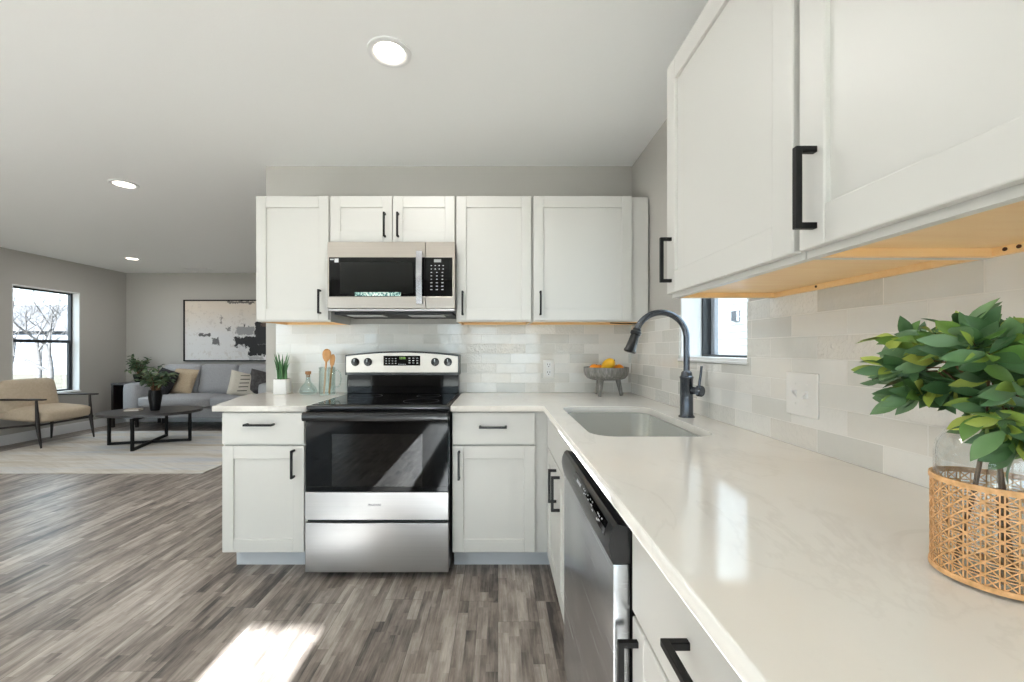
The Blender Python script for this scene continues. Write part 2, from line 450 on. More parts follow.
# tile
b = BM(); box(b, -1.555, XW, YB, YB+.008, .914, 1.392); struct('wall_backsplash', b, 'tile_x')
b = BM(); box(b, XW, XW+.008, YR+.9, WR[0], .914, 1.392); box(b, XW, XW+.008, WR[0], WR[1], .914, 1.152); box(b, XW, XW+.008, WR[1], YB, .914, 1.392)
struct('wall_backsplash_right', b, 'tile_y')
# baseboards
b = BM(); box(b, XL, XL+.015, YR, YF, 0, .13, .003); struct('baseboard_left', b, 'white')
b = BM(); box(b, XL+.015, 1.0, YF-.015, YF, 0, .13, .003); struct('baseboard_far', b, 'white')

# windows
def window_x(name, side, op, xr0, xr1, mull=None, hung=True):
    """window in a wall along y. xr0 = inner wall face, xr1 = frame face; side=+1 outward +x"""
    y0, y1, z0, z1 = op; s = side; t = .012
    b = BM()
    for a in ((y0, y0+t, z0, z1), (y1-t, y1, z0, z1), (y0+t, y1-t, z1-t, z1), (y0+t, y1-t, z0, z0+t)):
        box(b, min(xr0, xr1), max(xr0, xr1), *a)
    root = struct(name, b, 'white')
    fd = .05; f = .035 if hung is not None else .022
    xa, xb = (xr1, xr1+s*fd); xa, xb = min(xa, xb), max(xa, xb)
    b = BM(); Y0, Y1, Z0, Z1 = y0, y1, z0, z1
    box(b, xa, xb, Y0, Y0+f, Z0, Z1, .003); box(b, xa, xb, Y1-f, Y1, Z0, Z1, .003)
    box(b, xa, xb, Y0+f, Y1-f, Z0, Z0+f, .003); box(b, xa, xb, Y0+f, Y1-f, Z1-f, Z1, .003)
    if hung:
        zm = Z0+(Z1-Z0)*.5; box(b, xa+.004, xb-.004, Y0+f, Y1-f, zm-.022, zm+.022, .003)
        box(b, xa+.008, xb-.008, Y0+f, Y0+f+.02, Z0+f, zm-.02, .002); box(b, xa+.008, xb-.008, Y1-f-.02, Y1-f, Z0+f, zm-.02, .002)
    elif hung is not None:
        ym = (Y0+Y1)/2; box(b, xa+.004, xb-.004, ym-.03, ym+.03, Z0+f, Z1-f, .003)
    obj('window_frame', b, 'frame', root)
    b = BM(); xm = (xa+xb)/2; box(b, xm-.003, xm+.003, Y0+f, Y1-f, Z0+f, Z1-f); obj('glass_pane', b, 'pane', root)
    if hung is None:
        b = BM(); box(b, xb-.008, xb+.012, Y1-f-.035, Y1-f, Z0+f, Z1-f, .002); obj('sash_stile', b, P('sash_grey', (150, 156, 168), .4), root)
    return root
w1 = window_x('window_1', -1, WL, XL, XL-.10)
w3 = window_x('window_2', 1, WR, XW+.008, 1.042, hung=None)
b = BM(); box(b, XW-.006, 1.042, WR[0]-.01, WR[1]+.01, 1.156, 1.167, .003); obj('window_sill', b, 'white', w3)
b = BM(); box(b, XL-.10, XL+.012, WL[0]-.01, WL[1]+.01, .585, .60, .004); obj('window_sill', b, 'white', w1)
def window_y(name, op):
    x0, x1, z0, z1 = op; b = BM(); f = .03
    box(b, x0, x0+f, YR-.11, YR-.06, z0, z1, .003); box(b, x1-f, x1, YR-.11, YR-.06, z0, z1, .003)
    box(b, x0+f, x1-f, YR-.11, YR-.06, z0, z0+f, .003); box(b, x0+f, x1-f, YR-.11, YR-.06, z1-f, z1, .003)
    if x1-x0 > 1: xm = (x0+x1)/2; box(b, xm-.03, xm+.03, YR-.105, YR-.065, z0+f, z1-f, .003)
    root = struct(name, b, 'frame')
    b = BM(); box(b, x0+f, x1-f, YR-.088, YR-.082, z0+f, z1-f); obj('glass_pane', b, 'pane', root)
for i, o_ in enumerate(REAR): window_y('window_%d' % (i+3), (o_[0], o_[1], o_[2], o_[3]) if i != 1 else (o_[0]-.0, o_[1]+.0, o_[2], o_[3]))
# light portals at the openings
def portal(loc, rot, sx, sy):
    l = bpy.data.lights.new('portal', 'AREA'); l.shape = 'RECTANGLE'; l.size = sx; l.size_y = sy; l.cycles.is_portal = True
    o = bpy.data.objects.new('daylight_portal', l); C.objects.link(o); o.location = loc; o.rotation_euler = rot
portal((XL-.17, (WL[0]+WL[1])/2, (WL[2]+WL[3])/2), (0, -PI/2, 0), WL[3]-WL[2], WL[1]-WL[0])
portal((XW+.2, (WR[0]+WR[1])/2, (WR[2]+WR[3])/2), (0, PI/2, 0), WR[3]-WR[2], WR[1]-WR[0])
for o_ in REAR: portal(((o_[0]+o_[1])/2, YR-.16, (o_[2]+o_[3])/2), (PI/2, 0, 0), o_[1]-o_[0], o_[3]-o_[2])
# ------------------------------------------------------------------ downlights, vent
def downlight(x, y, k, label, grp=None):
    t = thing('ceiling_light', label, 'ceiling light', (x, y, H), grp)
    b = BM(); lathe(b, [(.064, H-.002), (.066, H-.006), (.078, H-.010), (.092, H-.006), (.093, H)], 40, (x, y, 0), cap=False); obj('trim_ring', b, 'white', t, smooth=50)
    b = BM(); lathe(b, [(0, H-.003), (.066, H-.003), (.066, H-.001), (0, H-.001)], 40, (x, y, 0), cap=False)
    mm = M.get('lamp')
    if mm is None:
        mm = P('lamp_diffuser', (255, 250, 240), .5, emis=((255, 240, 220), 14)); M['lamp'] = mm
    obj('diffuser', b, 'lamp', t)
    l = bpy.data.lights.new('bulb', 'AREA'); l.shape = 'DISK'; l.size = .13; l.energy = DOWNLIGHT_W*k; l.color = (.99, .98, .95)
    lo = bpy.data.objects.new('bulb_light', l); C.objects.link(lo); lo.parent = t; lo.location = (0, 0, -.012)
names = ['round recessed ceiling light above the range, largest one in view', 'recessed ceiling light in the middle of the open room', 'small distant recessed ceiling light near the window corner of the living room']
for i, (x, y, k) in enumerate(LIGHTS):
    downlight(x, y, k, names[i] if i < 3 else 'round recessed ceiling light in the part of the room behind or beside the view', None if i < 3 else 'recessed lights outside the view')
t = thing('ceiling_vent', 'white slotted air vent flat on the living room ceiling', 'vent', (-4.79, 6.52, H))
b = BM()
for a in ((-4.97, -4.61, 6.44, 6.455), (-4.97, -4.61, 6.585, 6.60), (-4.97, -4.955, 6.455, 6.585), (-4.625, -4.61, 6.455, 6.585)): box(b, *a, H-.01, H, .001)
obj('frame', b, 'white', t)
b = BM(); box(b, -4.955, -4.625, 6.455, 6.585, H-.002, H); obj('opening', b, 'gap', t)
b = BM()
for k in range(9): box(b, -4.955, -4.625, 6.46+k*.0145, 6.466+k*.0145, H-.008, H-.002)
obj('louvers', b, 'white', t)

# ------------------------------------------------------------------ cabinets
def fb(bm, f, P0, u0, u1, d0, d1, z0, z1, bev=0):
    """box in front coordinates: u along the run, d outward from plane P0"""
    if f == 'y': box(bm, u0, u1, P0-d1, P0-d0, z0, z1, bev)
    else: box(bm, P0-d1, P0-d0, u0, u1, z0, z1, bev)
def shaker(f, P0, u0, u1, z0, z1, parent, st=.06, rl=.07, th=.02, name='door', label=None):
    b = BM(); e = .003
    fb(b, f, P0, u0, u0+st, .001, th, z0, z1, e); fb(b, f, P0, u1-st, u1, .001, th, z0, z1, e)
    fb(b, f, P0, u0+st-.0005, u1-st+.0005, .001, th-.0002, z0, z0+rl, e); fb(b, f, P0, u0+st-.0005, u1-st+.0005, .001, th-.0002, z1-rl, z1, e)
    fb(b, f, P0, u0+st-.004, u1-st+.004, .002, th-.0105, z0+rl-.004, z1-rl+.004)
    return obj(name, b, 'cab', parent)
def slabfront(f, P0, u0, u1, z0, z1, parent, name='drawer'):
    b = BM(); fb(b, f, P0, u0, u1, .001, .02, z0, z1, .0015); return obj(name, b, 'cab', parent)
def pull(f, P0, u, z, L, vert, parent, th=.02, w=.011):
    b = BM(); d0, d1, d2 = th-.001, th+.026, th+.037; h = w/2; e = .0012
    if vert:
        fb(b, f, P0, u-h, u+h, d1, d2, z-L/2, z+L/2, e)
        for s in (-1, 1): zz = z+s*(L/2-h); fb(b, f, P0, u-h, u+h, d0, d1+.001, zz-h, zz+h, e)
    else:
        fb(b, f, P0, u-L/2, u+L/2, d1, d2, z-h, z+h, e)
        for s in (-1, 1): uu = u+s*(L/2-h); fb(b, f, P0, uu-h, uu+h, d0, d1+.001, z-h, z+h, e)
    return obj('handle', b, 'black', parent)
BT, BBOT = .882, .114
# back-left base cabinet
PY = 2.214
t = thing('base_cabinet', 'light grey base cabinet left of the range, with one drawer over one door', 'cabinet', (-1.26, PY, 0))
b = BM(); box(b, -1.486, -1.026, PY, YB-.002, BBOT, BT); obj('body', b, 'cab', t)
b = BM(); box(b, -1.476, -1.026, PY+.09, YB-.02, 0, BBOT); obj('toe_kick', b, 'toe', t)
d = slabfront('y', PY, -1.484, -1.043, .706, .873, t); pull('y', PY, -1.276, .812, .152, False, d)
d = shaker('y', PY, -1.484, -1.043, .122, .695, t); pull('y', PY, -1.096, .602, .15, True, d)
# back-right base cabinet
t = thing('base_cabinet', 'light grey base cabinet right of the range, in the inner corner, drawer over door', 'cabinet', (0, PY, 0))
b = BM(); box(b, -.2475, .280, PY, YB-.002, BBOT, BT); obj('body', b, 'cab', t)
b = BM(); box(b, -.2475, .330, PY+.09, YB-.02, 0, BBOT); obj('toe_kick', b, 'toe', t)
d = slabfront('y', PY, -.2455, .199, .706, .873, t); pull('y', PY, -.027, .8, .148, False, d)
d = shaker('y', PY, -.2455, .199, .122, .695, t); pull('y', PY, -.209, .595, .15, True, d)
# sink base (hollow)
PX = .282
t = thing('sink_cabinet', 'light grey sink base cabinet with two narrow doors and a plain false front', 'cabinet', (PX, 1.8, 0))
b = BM(); y0, y1 = 1.411, 2.190
box(b, PX, PX+.019, y0, y1, BBOT, BT); box(b, PX+.019, .92, y0, y0+.018, BBOT, BT); box(b, PX+.019, .92, y1-.018, y1, BBOT, BT); box(b, PX+.019, .92, y0+.018, y1-.018, BBOT, BBOT+.018)
obj('body', b, 'cab', t)
b = BM(); box(b, .34, .9, y0, y1, 0, BBOT); obj('toe_kick', b, 'toe', t)
slabfront('x', PX, 1.415, 2.165, .706, .873, t, 'false_front')
d = shaker('x', PX, 1.415, 1.783, .122, .695, t); pull('x', PX, 1.733, .60, .15, True, d)
d = shaker('x', PX, 1.787, 2.165, .122, .695, t); pull('x', PX, 1.835, .60, .15, True, d)
# near base
t = thing('base_cabinet', 'light grey base cabinet on the near side of the dishwasher, drawer over door', 'cabinet', (PX, .49, 0))
b = BM(); box(b, PX, .92, .18, .80, BBOT, BT); obj('body', b, 'cab', t)
b = BM(); box(b, .34, .9, .18, .80, 0, BBOT); obj('toe_kick', b, 'toe', t)
d = slabfront('x', PX, .185, .797, .706, .873, t); pull('x', PX, .492, .808, .15, False, d)
d = shaker('x', PX, .185, .797, .122, .695, t); pull('x', PX, .766, .592, .15, True, d)
# one more cabinet, next along the run, beyond the frame
t = thing('base_cabinet', 'light grey base cabinet under the near end of the counter, below the view', 'cabinet', (PX, -.4, 0))
b = BM(); box(b, PX, .92, -1.2, .176, BBOT, BT); obj('body', b, 'cab', t)
b = BM(); box(b, .34, .9, -1.2, .176, 0, BBOT); obj('toe_kick', b, 'toe', t)
for a0, a1 in ((-1.195, -.515), (-.51, .172)):
    d = slabfront('x', PX, a0, a1, .706, .873, t); pull('x', PX, (a0+a1)/2, .80, .15, False, d)
    d = shaker('x', PX, a0, a1, .122, .695, t); pull('x', PX, a1-.035, .6, .15, True, d)

# countertops
o = slab('countertop', [(-1.519, 2.167), (-1.024, 2.167), (-1.024, YB-.001), (-1.627, YB-.001), (-1.631, 2.764), (-1.69, 2.764)], [], .884, .914, 'quartz', (-1.3, 2.5, .884))
tag(o, 'short white quartz countertop left of the range with an angled outer end', 'countertop')
hole = rrect(.33, .77, 1.407, 2.145, .085)
o = slab('countertop', [(-.252, 2.167), (.2424, 2.167), (.2424, -1.21), (XW-.001, -1.21), (XW-.001, YB-.001), (-.252, YB-.001)], [hole], .884, .914, 'quartz', (.5, 1.5, .884))
tag(o, 'long L-shaped white quartz countertop running along the tiled right wall', 'countertop')
# sink
t = thing('sink', 'undermount stainless steel kitchen sink bowl set in the white counter', 'sink', (.55, 1.776, .70))
b = BM(); rings = []
spec = [(.0, -.012, .097, .8835), (.0, .004, .081, .8835), (.0, .006, .079, .80), (.0, .010, .075, .72), (.0, .022, .06, .698), (.0, .06, .04, .690)]
for _, ins, r, z in spec:
    rings.append([b.verts.new((p[0], p[1], z)) for p in rrect(.33+ins, .77-ins, 1.407+ins, 2.145-ins, max(.02, r), 6)])
for A, B in zip(rings, rings[1:]):
    n = len(A)
    for k in range(n): b.faces.new((A[k], A[(k+1) % n], B[(k+1) % n], B[k]))
b.faces.new(rings[-1]); so = obj('bowl', b, 'sinksteel', t, smooth=40)
md = so.modifiers.new('s', 'SOLIDIFY'); md.thickness = .0015; md.offset = 0
b = BM(); lathe(b, [(0, .6925), (.02, .6925), (.022, .694), (.042, .6935), (.045, .691)], 28, (.55, 1.9, 0), cap=False); obj('drain', b, 'chrome', t, smooth=40)

# ------------------------------------------------------------------ upper cabinets
def upper(f, u0, u1, z0, z1, P0, PWALL, label, loc, doors, lit=True):
    """P0 = face-frame plane, doors list (u0,u1,handle_u,handle_z)"""
    t = thing('wall_cabinet', label, 'cabinet', loc)
    dep = PWALL-P0
    b = BM(); fb(b, f, P0, u0, u1, -dep, 0, z0+.02, z1, .001); fb(b, f, P0, u0, u1, -.019, 0, z0, z0+.021); fb(b, f, P0, u0, u0+.0028, -dep, -.019, z0, z0+.021); fb(b, f, P0, u1-.0028, u1, -dep, -.019, z0, z0+.021)
    obj('body', b, 'cab', t)
    b = BM()
    fb(b, f, P0, u0+.003, u0+.015, -dep, -.0195, z0+.001, z0+.0195); fb(b, f, P0, u1-.015, u1-.003, -dep, -.0195, z0+.001, z0+.0195)
    fb(b, f, P0, u0+.015, u1-.015, -dep, -dep+.012, z0+.001, z0+.0195); fb(b, f, P0, u0+.015, u1-.015, -dep+.012, -.0195, z0+.0165, z0+.0197)
    obj('underside', b, 'ply', t)
    for du0, du1, hu, hz, dz0, dz1 in doors:
        d = shaker(f, P0, du0, du1, dz0, dz1, t); pull(f, P0, hu, hz, .147, True, d)
    return t
PU = 2.503+.02; ZU0, ZU1 = 1.386, 2.156; WP = YB+.007
upper('y', -1.488, -1.034, ZU0, ZU1, PU, WP, 'tall light grey wall cabinet at the left end, left of the microwave', (-1.26, PU, ZU0),
      [(-1.485, -1.040, -1.089, 1.506, 1.394, ZU1)])
upper('y', -1.031, -.262, 1.862, ZU1, PU, WP, 'short light grey wall cabinet with two small doors above the microwave', (-.65, PU, 1.86),
      [(-1.028, -.650, -.692, 1.975, 1.872, ZU1), (-.644, -.266, -.611, 1.975, 1.872, ZU1)])
upper('y', -.259, .208, ZU0, ZU1, PU, WP, 'narrow light grey wall cabinet just right of the microwave', (0, PU, ZU0),
      [(-.255, .204, -.216, 1.497, 1.394, ZU1)])
upper('y', .211, .93, ZU0, ZU1, PU, WP, 'wide light grey wall cabinet in the corner with a blank filler strip', (.55, PU, ZU0),
      [(.219, .822, .259, 1.497, 1.394, ZU1)])
XU = .587; WPX = XW
uc = upper('x', .779, 1.374, ZU0, ZU1, XU, WPX, 'light grey wall cabinet on the right wall beside the kitchen window', (XU, 1.1, ZU0),
      [(.785, 1.371, 1.336, 1.507, 1.399, ZU1)])
def rail_hole(y, parent):
    b = BM(); lathe(b, [(0, -.001), (.0035, -.001), (.0035, .001), (0, .001)], 12, (XW-.0125, y, 1.396), mat=Matrix.Rotation(PI/2, 3, 'Y'), cap=False); obj('screw_head', b, 'knot', parent)
rail_hole(1.18, uc)
uc = upper('x', .170, .775, ZU0, ZU1, XU, WPX, 'nearest light grey wall cabinet, cut off by the top right of the view', (XU, .47, ZU0),
      [(.173, .769, .730, 1.503, 1.399, ZU1)])
rail_hole(.74, uc); rail_hole(.72, uc)
b = BM(); tube(b, [(.715, 2.60, 1.383), (.76, 2.59, 1.380), (.81, 2.60, 1.378), (.86, 2.62, 1.382), (.90, 2.64, 1.384)], .003, 8)
tag(obj('cable', b, 'black', loc=(.81, 2.6, 1.38), smooth=60), 'thin black cable running along the underside of the corner wall cabinet', 'cable')
# ------------------------------------------------------------------ range
RX0, RX1 = -1.0195, -.258
t = thing('range', 'stainless steel and black glass electric range with four knobs, between the base cabinets', 'stove', ((RX0+RX1)/2, 2.5, 0))
b = BM(); box(b, RX0+.004, RX1-.004, 2.27, 2.84, .03, .895); box(b, RX0+.004, RX0+.045, 2.20, 2.27, .03, .895); box(b, RX1-.045, RX1-.004, 2.20, 2.27, .03, .895); box(b, RX0+.045, RX1-.045, 2.20, 2.27, .03, .45); box(b, RX0+.045, RX1-.045, 2.20, 2.27, .81, .895)
obj('body', b, 'blackplastic', t)
for fx in (RX0+.05, RX1-.05):
    for fy in (2.25, 2.78):
        b = BM(); lathe(b, [(.018, 0), (.018, .008), (.01, .01), (.01, .031)], 14, (fx, fy, 0)); obj('foot', b, 'blackplastic', t)
b = BM(); box(b, RX0, RX1, 2.165, 2.80, .893, .916, .006); obj('cooktop', b, 'blackplastic', t, smooth=40)
b = BM(); box(b, RX0+.018, RX1-.018, 2.20, 2.715, .9155, .919, .001); ct = obj('cooktop_glass', b, 'blackglass', t)
for (cx, cy, r) in ((-.84, 2.34, .085), (-.44, 2.34, .10), (-.84, 2.60, .10), (-.44, 2.60, .075)):
    b = BM(); lathe(b, [(r-.0015, .9191), (r+.0015, .9191), (r+.0015, .9194), (r-.0015, .9194)], 48, (cx, cy, 0), cap=False); obj('burner_marking', b, 'logo', ct)
# oven door
b = BM(); y0, y1 = 2.150, 2.192; zw0, zw1 = .492, .768; xw0, xw1 = -.876, -.399
box(b, RX0+.006, RX1-.006, y0, y1, .465, zw0, .001); box(b, RX0+.006, RX1-.006, y0, y1, zw1, .888, .001); box(b, RX0+.006, xw0, y0, y1, zw0, zw1); box(b, xw1, RX1-.006, y0, y1, zw0, zw1)
dr = obj('oven_door', b, 'blackglass', t)
b = BM(); box(b, xw0, xw1, y0+.001, y0+.005, zw0, zw1); obj('window_pane', b, 'tint', dr)
b = BM(); box(b, RX0+.003, RX1-.003, y0-.004, y1, .317, .463, .002); sp = obj('lower_panel', b, 'steel', dr)
text('logo', 'FRIGIDAIRE', .0165, 'logo', sp, (-.650, y0-.0045, .396), (PI/2, 0, 0), sx=.82)
b = BM()  # glossy handle bar
prof = [(2.118, .842), (2.112, .852), (2.112, .874), (2.118, .884), (2.128, .887), (2.151, .884), (2.151, .842)]
prism(b, prof, 'x', RX0+.002, RX1-.002); obj('handle', b, 'blackplastic', dr, smooth=35)
# cavity and racks
b = BM(); box(b, RX0+.046, RX1-.046, 2.262, 2.2695, .451, .809); obj('oven_cavity', b, P('oven_enamel', (66, 70, 78), .5), t)
for zz in (.545, .605, .655):
    b = BM()
    for k in range(3): tube(b, [(xw0-.03, 2.205+k*.02, zz), (xw1+.03, 2.205+k*.02, zz)], .0022, 6)
    for k in range(24): xx = xw0-.02+k*.0225; tube(b, [(xx, 2.203, zz+.003), (xx, 2.255, zz+.003)], .0012, 5)
    obj('oven_rack', b, 'chrome', t)
# drawer
b = BM(); box(b, RX0+.003, RX1-.003, y0-.002, 2.199, .040, .300, .003); dw = obj('storage_drawer', b, 'steel', t)
b = BM(); box(b, RX0+.010, RX1-.010, 2.165, 2.198, .301, .316); obj('drawer_gap', b, 'gap', t)
# backguard
yb0, yb1 = 2.712, 2.842; zc = 1.062
def arc(x0, x1, zs, zm, n=16): return [(x1+(x0-x1)*k/n, zs+(zm-zs)*(1-(2*k/n-1)**2)) for k in range(n+1)]
b = BM(); prism(b, [(RX0+.002, zc-.018), (RX1-.002, zc-.018)]+arc(RX0+.002, RX1-.002, 1.178, 1.203), 'y', yb0+.006, yb1); obj('backguard', b, 'blackplastic', t)
b = BM(); prism(b, [(RX0+.010, zc), (RX1-.010, zc)]+arc(RX0+.010, RX1-.010, 1.168, 1.193), 'y', yb0, yb0+.008); cp = obj('control_panel', b, 'steelwarm', t)
b = BM(); box(b, RX0+.006, RX1-.006, yb0+.03, yb1-.01, .915, zc-.017, .003); obj('backguard_base', b, 'blackglass', t)
for i, kx in enumerate((-.948, -.864, -.418, -.333)):
    b = BM(); R = Matrix.Rotation(PI/2, 3, 'X')
    lathe(b, [(.0, 0), (.027, 0), (.027, .004), (.022, .007), (.020, .022), (.0, .024)], 28, (kx, yb0, 1.131), mat=R, cap=False)
    kb = obj('knob', b, 'knob', cp, smooth=40)
    b = BM(); box(b, kx-.003, kx+.003, yb0-.0265, yb0-.023, 1.131, 1.150); obj('knob_pointer', b, 'mark', cp)
b = BM(); box(b, -.761, -.517, yb0-.003, yb0+.001, 1.107, 1.172, .001); dp = obj('display_panel', b, 'blackglass', cp)
b = BM(); box(b, -.655, -.615, yb0-.0036, yb0-.0028, 1.147, 1.166); obj('screen', b, 'gap', cp)
text('clock_digits', '12:00', .019, 'greenlcd', cp, (-.635, yb0-.0038, 1.1565), (PI/2, 0, 0))
b = BM()
for gx in range(4):
    for gz in range(3): box(b, -.747+gx*.021, -.738+gx*.021, yb0-.0036, yb0-.0028, 1.120+gz*.016, 1.124+gz*.016)
for gx in range(3):
    for gz in range(3): box(b, -.594+gx*.026, -.582+gx*.026, yb0-.0036, yb0-.0028, 1.122+gz*.016, 1.127+gz*.016)
for gx in range(4): box(b, -.662+gx*.014, -.654+gx*.014, yb0-.0036, yb0-.0028, 1.113, 1.118)
obj('button_marking', b, 'mark', cp)

# ------------------------------------------------------------------ microwave
YM = 2.440; MX0, MX1 = -1.018, -.258
t = thing('microwave', 'stainless steel over-the-range microwave with black glass door and keypad', 'microwave', (-.64, 2.64, 1.44))
b = BM(); box(b, MX0+.002, MX1-.002, YM+.03, YB-.001, 1.443, 1.858, .002); obj('body', b, 'blackplastic', t)
b = BM(); box(b, MX0+.02, MX1-.02, YM+.05, YB-.01, 1.428, 1.443); ve = obj('vent_base', b, 'gap', t)
for q0, q1 in ((MX0+.08, MX0+.30), (MX1-.30, MX1-.08)):
    b = BM(); box(b, q0, q1, YM+.10, YM+.22, 1.424, 1.429); obj('filter_plate', b, 'steel', t)
b = BM(); box(b, MX0, MX1, YM-.002, YM+.032, 1.443, 1.459, .004); obj('bottom_lip', b, 'steel', t)
xd = -.432
b = BM(); box(b, MX0, xd-.001, YM-.006, YM+.03, 1.764, 1.857, .002); box(b, MX0, xd-.001, YM-.006, YM+.03, 1.460, 1.530, .002); box(b, MX0, MX0+.009, YM-.006, YM+.03, 1.529, 1.765)
md_ = obj('door', b, 'steelwarm', t)
b = BM(); box(b, MX0+.009, xd-.001, YM-.004, YM+.028, 1.530, 1.764); obj('door_glass', b, 'blackglass', md_)
b = BM(); box(b, MX0+.075, xd-.075, YM-.0045, YM-.0038, 1.548, 1.735); obj('window_screen', b, P('mesh_screen', (20, 21, 20), .12, spec=.2), md_)
b = BM()
pts = [(-.464, YM-.006, 1.79), (-.464, YM-.030, 1.785), (-.465, YM-.040, 1.74), (-.465, YM-.046, 1.65), (-.465, YM-.040, 1.55), (-.464, YM-.030, 1.50), (-.464, YM-.006, 1.495)]
for k in range(len(pts)-1):
    pass
prism(b, [(pts[0][1], 1.796), (YM-.030, 1.796), (YM-.040, 1.75), (YM-.046, 1.65), (YM-.040, 1.53), (YM-.030, 1.484), (YM-.006, 1.484), (YM-.006, 1.50), (YM-.024, 1.50), (YM-.032, 1.56), (YM-.036, 1.65), (YM-.032, 1.73), (YM-.024, 1.78), (YM-.006, 1.78)], 'x', -.483, -.448)
obj('handle', b, 'chrome', md_, smooth=30)
b = BM(); box(b, MX0+.016, MX0+.038, YM-.0046, YM-.0038, 1.748, 1.755); obj('logo_mark', b, 'mark', md_)
b = BM(); box(b, MX0+.042, MX0+.066, YM-.0048, YM-.0038, 1.734, 1.757); obj('square_sticker', b, 'mark', md_)
b = BM(); box(b, -.855, -.580, YM-.0048, YM-.0038, 1.533, 1.556); obj('strip_sticker', b, 'teal', md_)
b = BM(); box(b, xd+.001, MX1, YM-.005, YM+.03, 1.764, 1.857, .002); box(b, xd+.001, MX1, YM-.005, YM+.03, 1.460, 1.530, .002); box(b, MX1-.014, MX1, YM-.005, YM+.03, 1.529, 1.765)
mp = obj('control_surround', b, 'steelwarm', t)
b = BM(); box(b, xd+.001, MX1-.014, YM-.003, YM+.028, 1.530, 1.764); obj('control_panel', b, 'blackglass', mp)
b = BM(); box(b, -.382, -.340, YM-.0038, YM-.0028, 1.735, 1.753); obj('display', b, 'lcd', mp)
b = BM()
for r_ in range(8):
    n = 4 if r_ < 2 else 3
    for k in range(n):
        xx = -.398+k*(.0235 if n == 4 else .033); zz = 1.715-r_*.0205
        wd = .0075 if n == 4 else (.0085 if r_ < 5 else .012)
        box(b, xx-wd/2, xx+wd/2, YM-.0038, YM-.0028, zz-.002, zz+.0025)
obj('keypad', b, 'mark', mp)

# ------------------------------------------------------------------ dishwasher
t = thing('dishwasher', 'stainless steel dishwasher with curved black control strip in the right-hand counter run', 'dishwasher', (.3, 1.1, 0))
dy0, dy1 = .806, 1.405
b = BM(); box(b, .262, .86, dy0+.006, dy1-.004, .12, .875); obj('body', b, 'blackplastic', t)
b = BM(); box(b, .33, .80, dy0+.01, dy1-.01, .0, .12); obj('toe_kick', b, 'blackplastic', t)
b = BM(); box(b, .2275, .2615, dy0, dy1, .125, .789, .003); ddr = obj('door', b, 'steelside', t, smooth=30)
b = BM(); prism(b, [(.2627, .861), (.2365, .868), (.228, .862), (.2215, .845), (.219, .828), (.2215, .810), (.2265, .790), (.2627, .790)], 'y', dy0, dy1)
dc = obj('control_strip', b, 'blackplastic', t, smooth=28)
# inset panel and legends on the slanted face
e1 = Vector((.228-.2215, 0, .862-.845)).normalized()
def on_face(yc, z): # point on slanted faces
    if z > .845: f_ = (z-.845)/(.862-.845); x = .2215+f_*(.228-.2215)
    else: f_ = (z-.828)/(.845-.828); x = .219+f_*(.2215-.219)
    return x
b = BM()
A = [b.verts.new((on_face(0, z)-.0006, y, z)) for y in (.84, 1.19) for z in (.831, .845, .859)]
b.faces.new((A[0], A[1], A[4], A[3])); b.faces.new((A[1], A[2], A[5], A[4]))
o = obj('legend_panel', b, 'blackglass', dc); md = o.modifiers.new('s', 'SOLIDIFY'); md.thickness = .0008; md.offset = 0
tilt = math.atan2(.228-.2215, .862-.845)
text('logo', 'FRIGIDAIRE', .0105, 'mark', dc, (on_face(0, .848)-.0014, 1.118, .848), (PI/2-tilt*.9, 0, -PI/2))
b = BM()
for i, (yc, zz, w_) in enumerate([(1.06, .852, .004), (1.045, .845, .006), (1.045, .852, .006), (1.03, .848, .004), (1.012, .852, .004), (1.0, .846, .008), (.985, .852, .006), (.965, .846, .012), (.965, .853, .008), (.95, .84, .01), (.905, .85, .012), (.893, .849, .006), (.89, .842, .010), (.875, .851, .006), (.905, .838, .012)]):
    x_ = on_face(0, zz)-.0016; box(b, x_, x_+.0012, yc-w_/2, yc+w_/2, zz-.0014, zz+.0014)
obj('button_legends', b, 'mark', dc)

# ------------------------------------------------------------------ faucet
fx, fy = .838, 1.813
t = thing('faucet', 'tall dark gunmetal gooseneck pull-down kitchen faucet standing behind the sink', 'faucet', (fx, fy, .914))
b = BM(); lathe(b, [(0, .914), (.034, .914), (.034, .918), (.029, .922), (.027, .926), (.027, 1.085), (.029, 1.088), (.029, 1.093), (.024, 1.098), (.022, 1.112), (.018, 1.118), (0, 1.118)], 32, (fx, fy, 0), cap=False); obj('base', b, 'gun', t, smooth=35)
pts = [(fx, fy, 1.11), (fx, fy, 1.20), (fx, fy, 1.265)]
R_ = .1135; cxp = fx-R_
for k in range(1, 25):
    a = math.radians(165*k/24); pts.append((cxp+R_*math.cos(a), fy, 1.265+R_*math.sin(a)))
b = BM(); tube(b, pts, .0135, 16); obj('spout', b, 'gun', t, smooth=60)
tip = Vector(pts[-1]); dr_ = (Vector(pts[-1])-Vector(pts[-2])).normalized()
Rm = dr_.to_track_quat('Z', 'Y').to_matrix()
b = BM(); lathe(b, [(0, -.012), (.018, -.012), (.018, -.004), (.024, .002), (.024, .012), (.019, .018), (.021, .05), (.0245, .082), (.027, .086), (.027, .094), (.022, .098), (0, .098)], 28, tip, mat=Rm, cap=False); obj('spray_head', b, 'blackplastic', t, smooth=35)
b = BM(); Rx = Matrix.Rotation(PI/2, 3, 'Y')
lathe(b, [(0, 0), (.0165, 0), (.0165, .034), (.0245, .040), (.0245, .056), (.021, .060), (0, .060)], 28, (fx+.01, fy-.006, 1.034), mat=Matrix.Rotation(-1.0, 3, 'Z') @ Rx, cap=False); lv = obj('valve', b, 'gun', t, smooth=35)
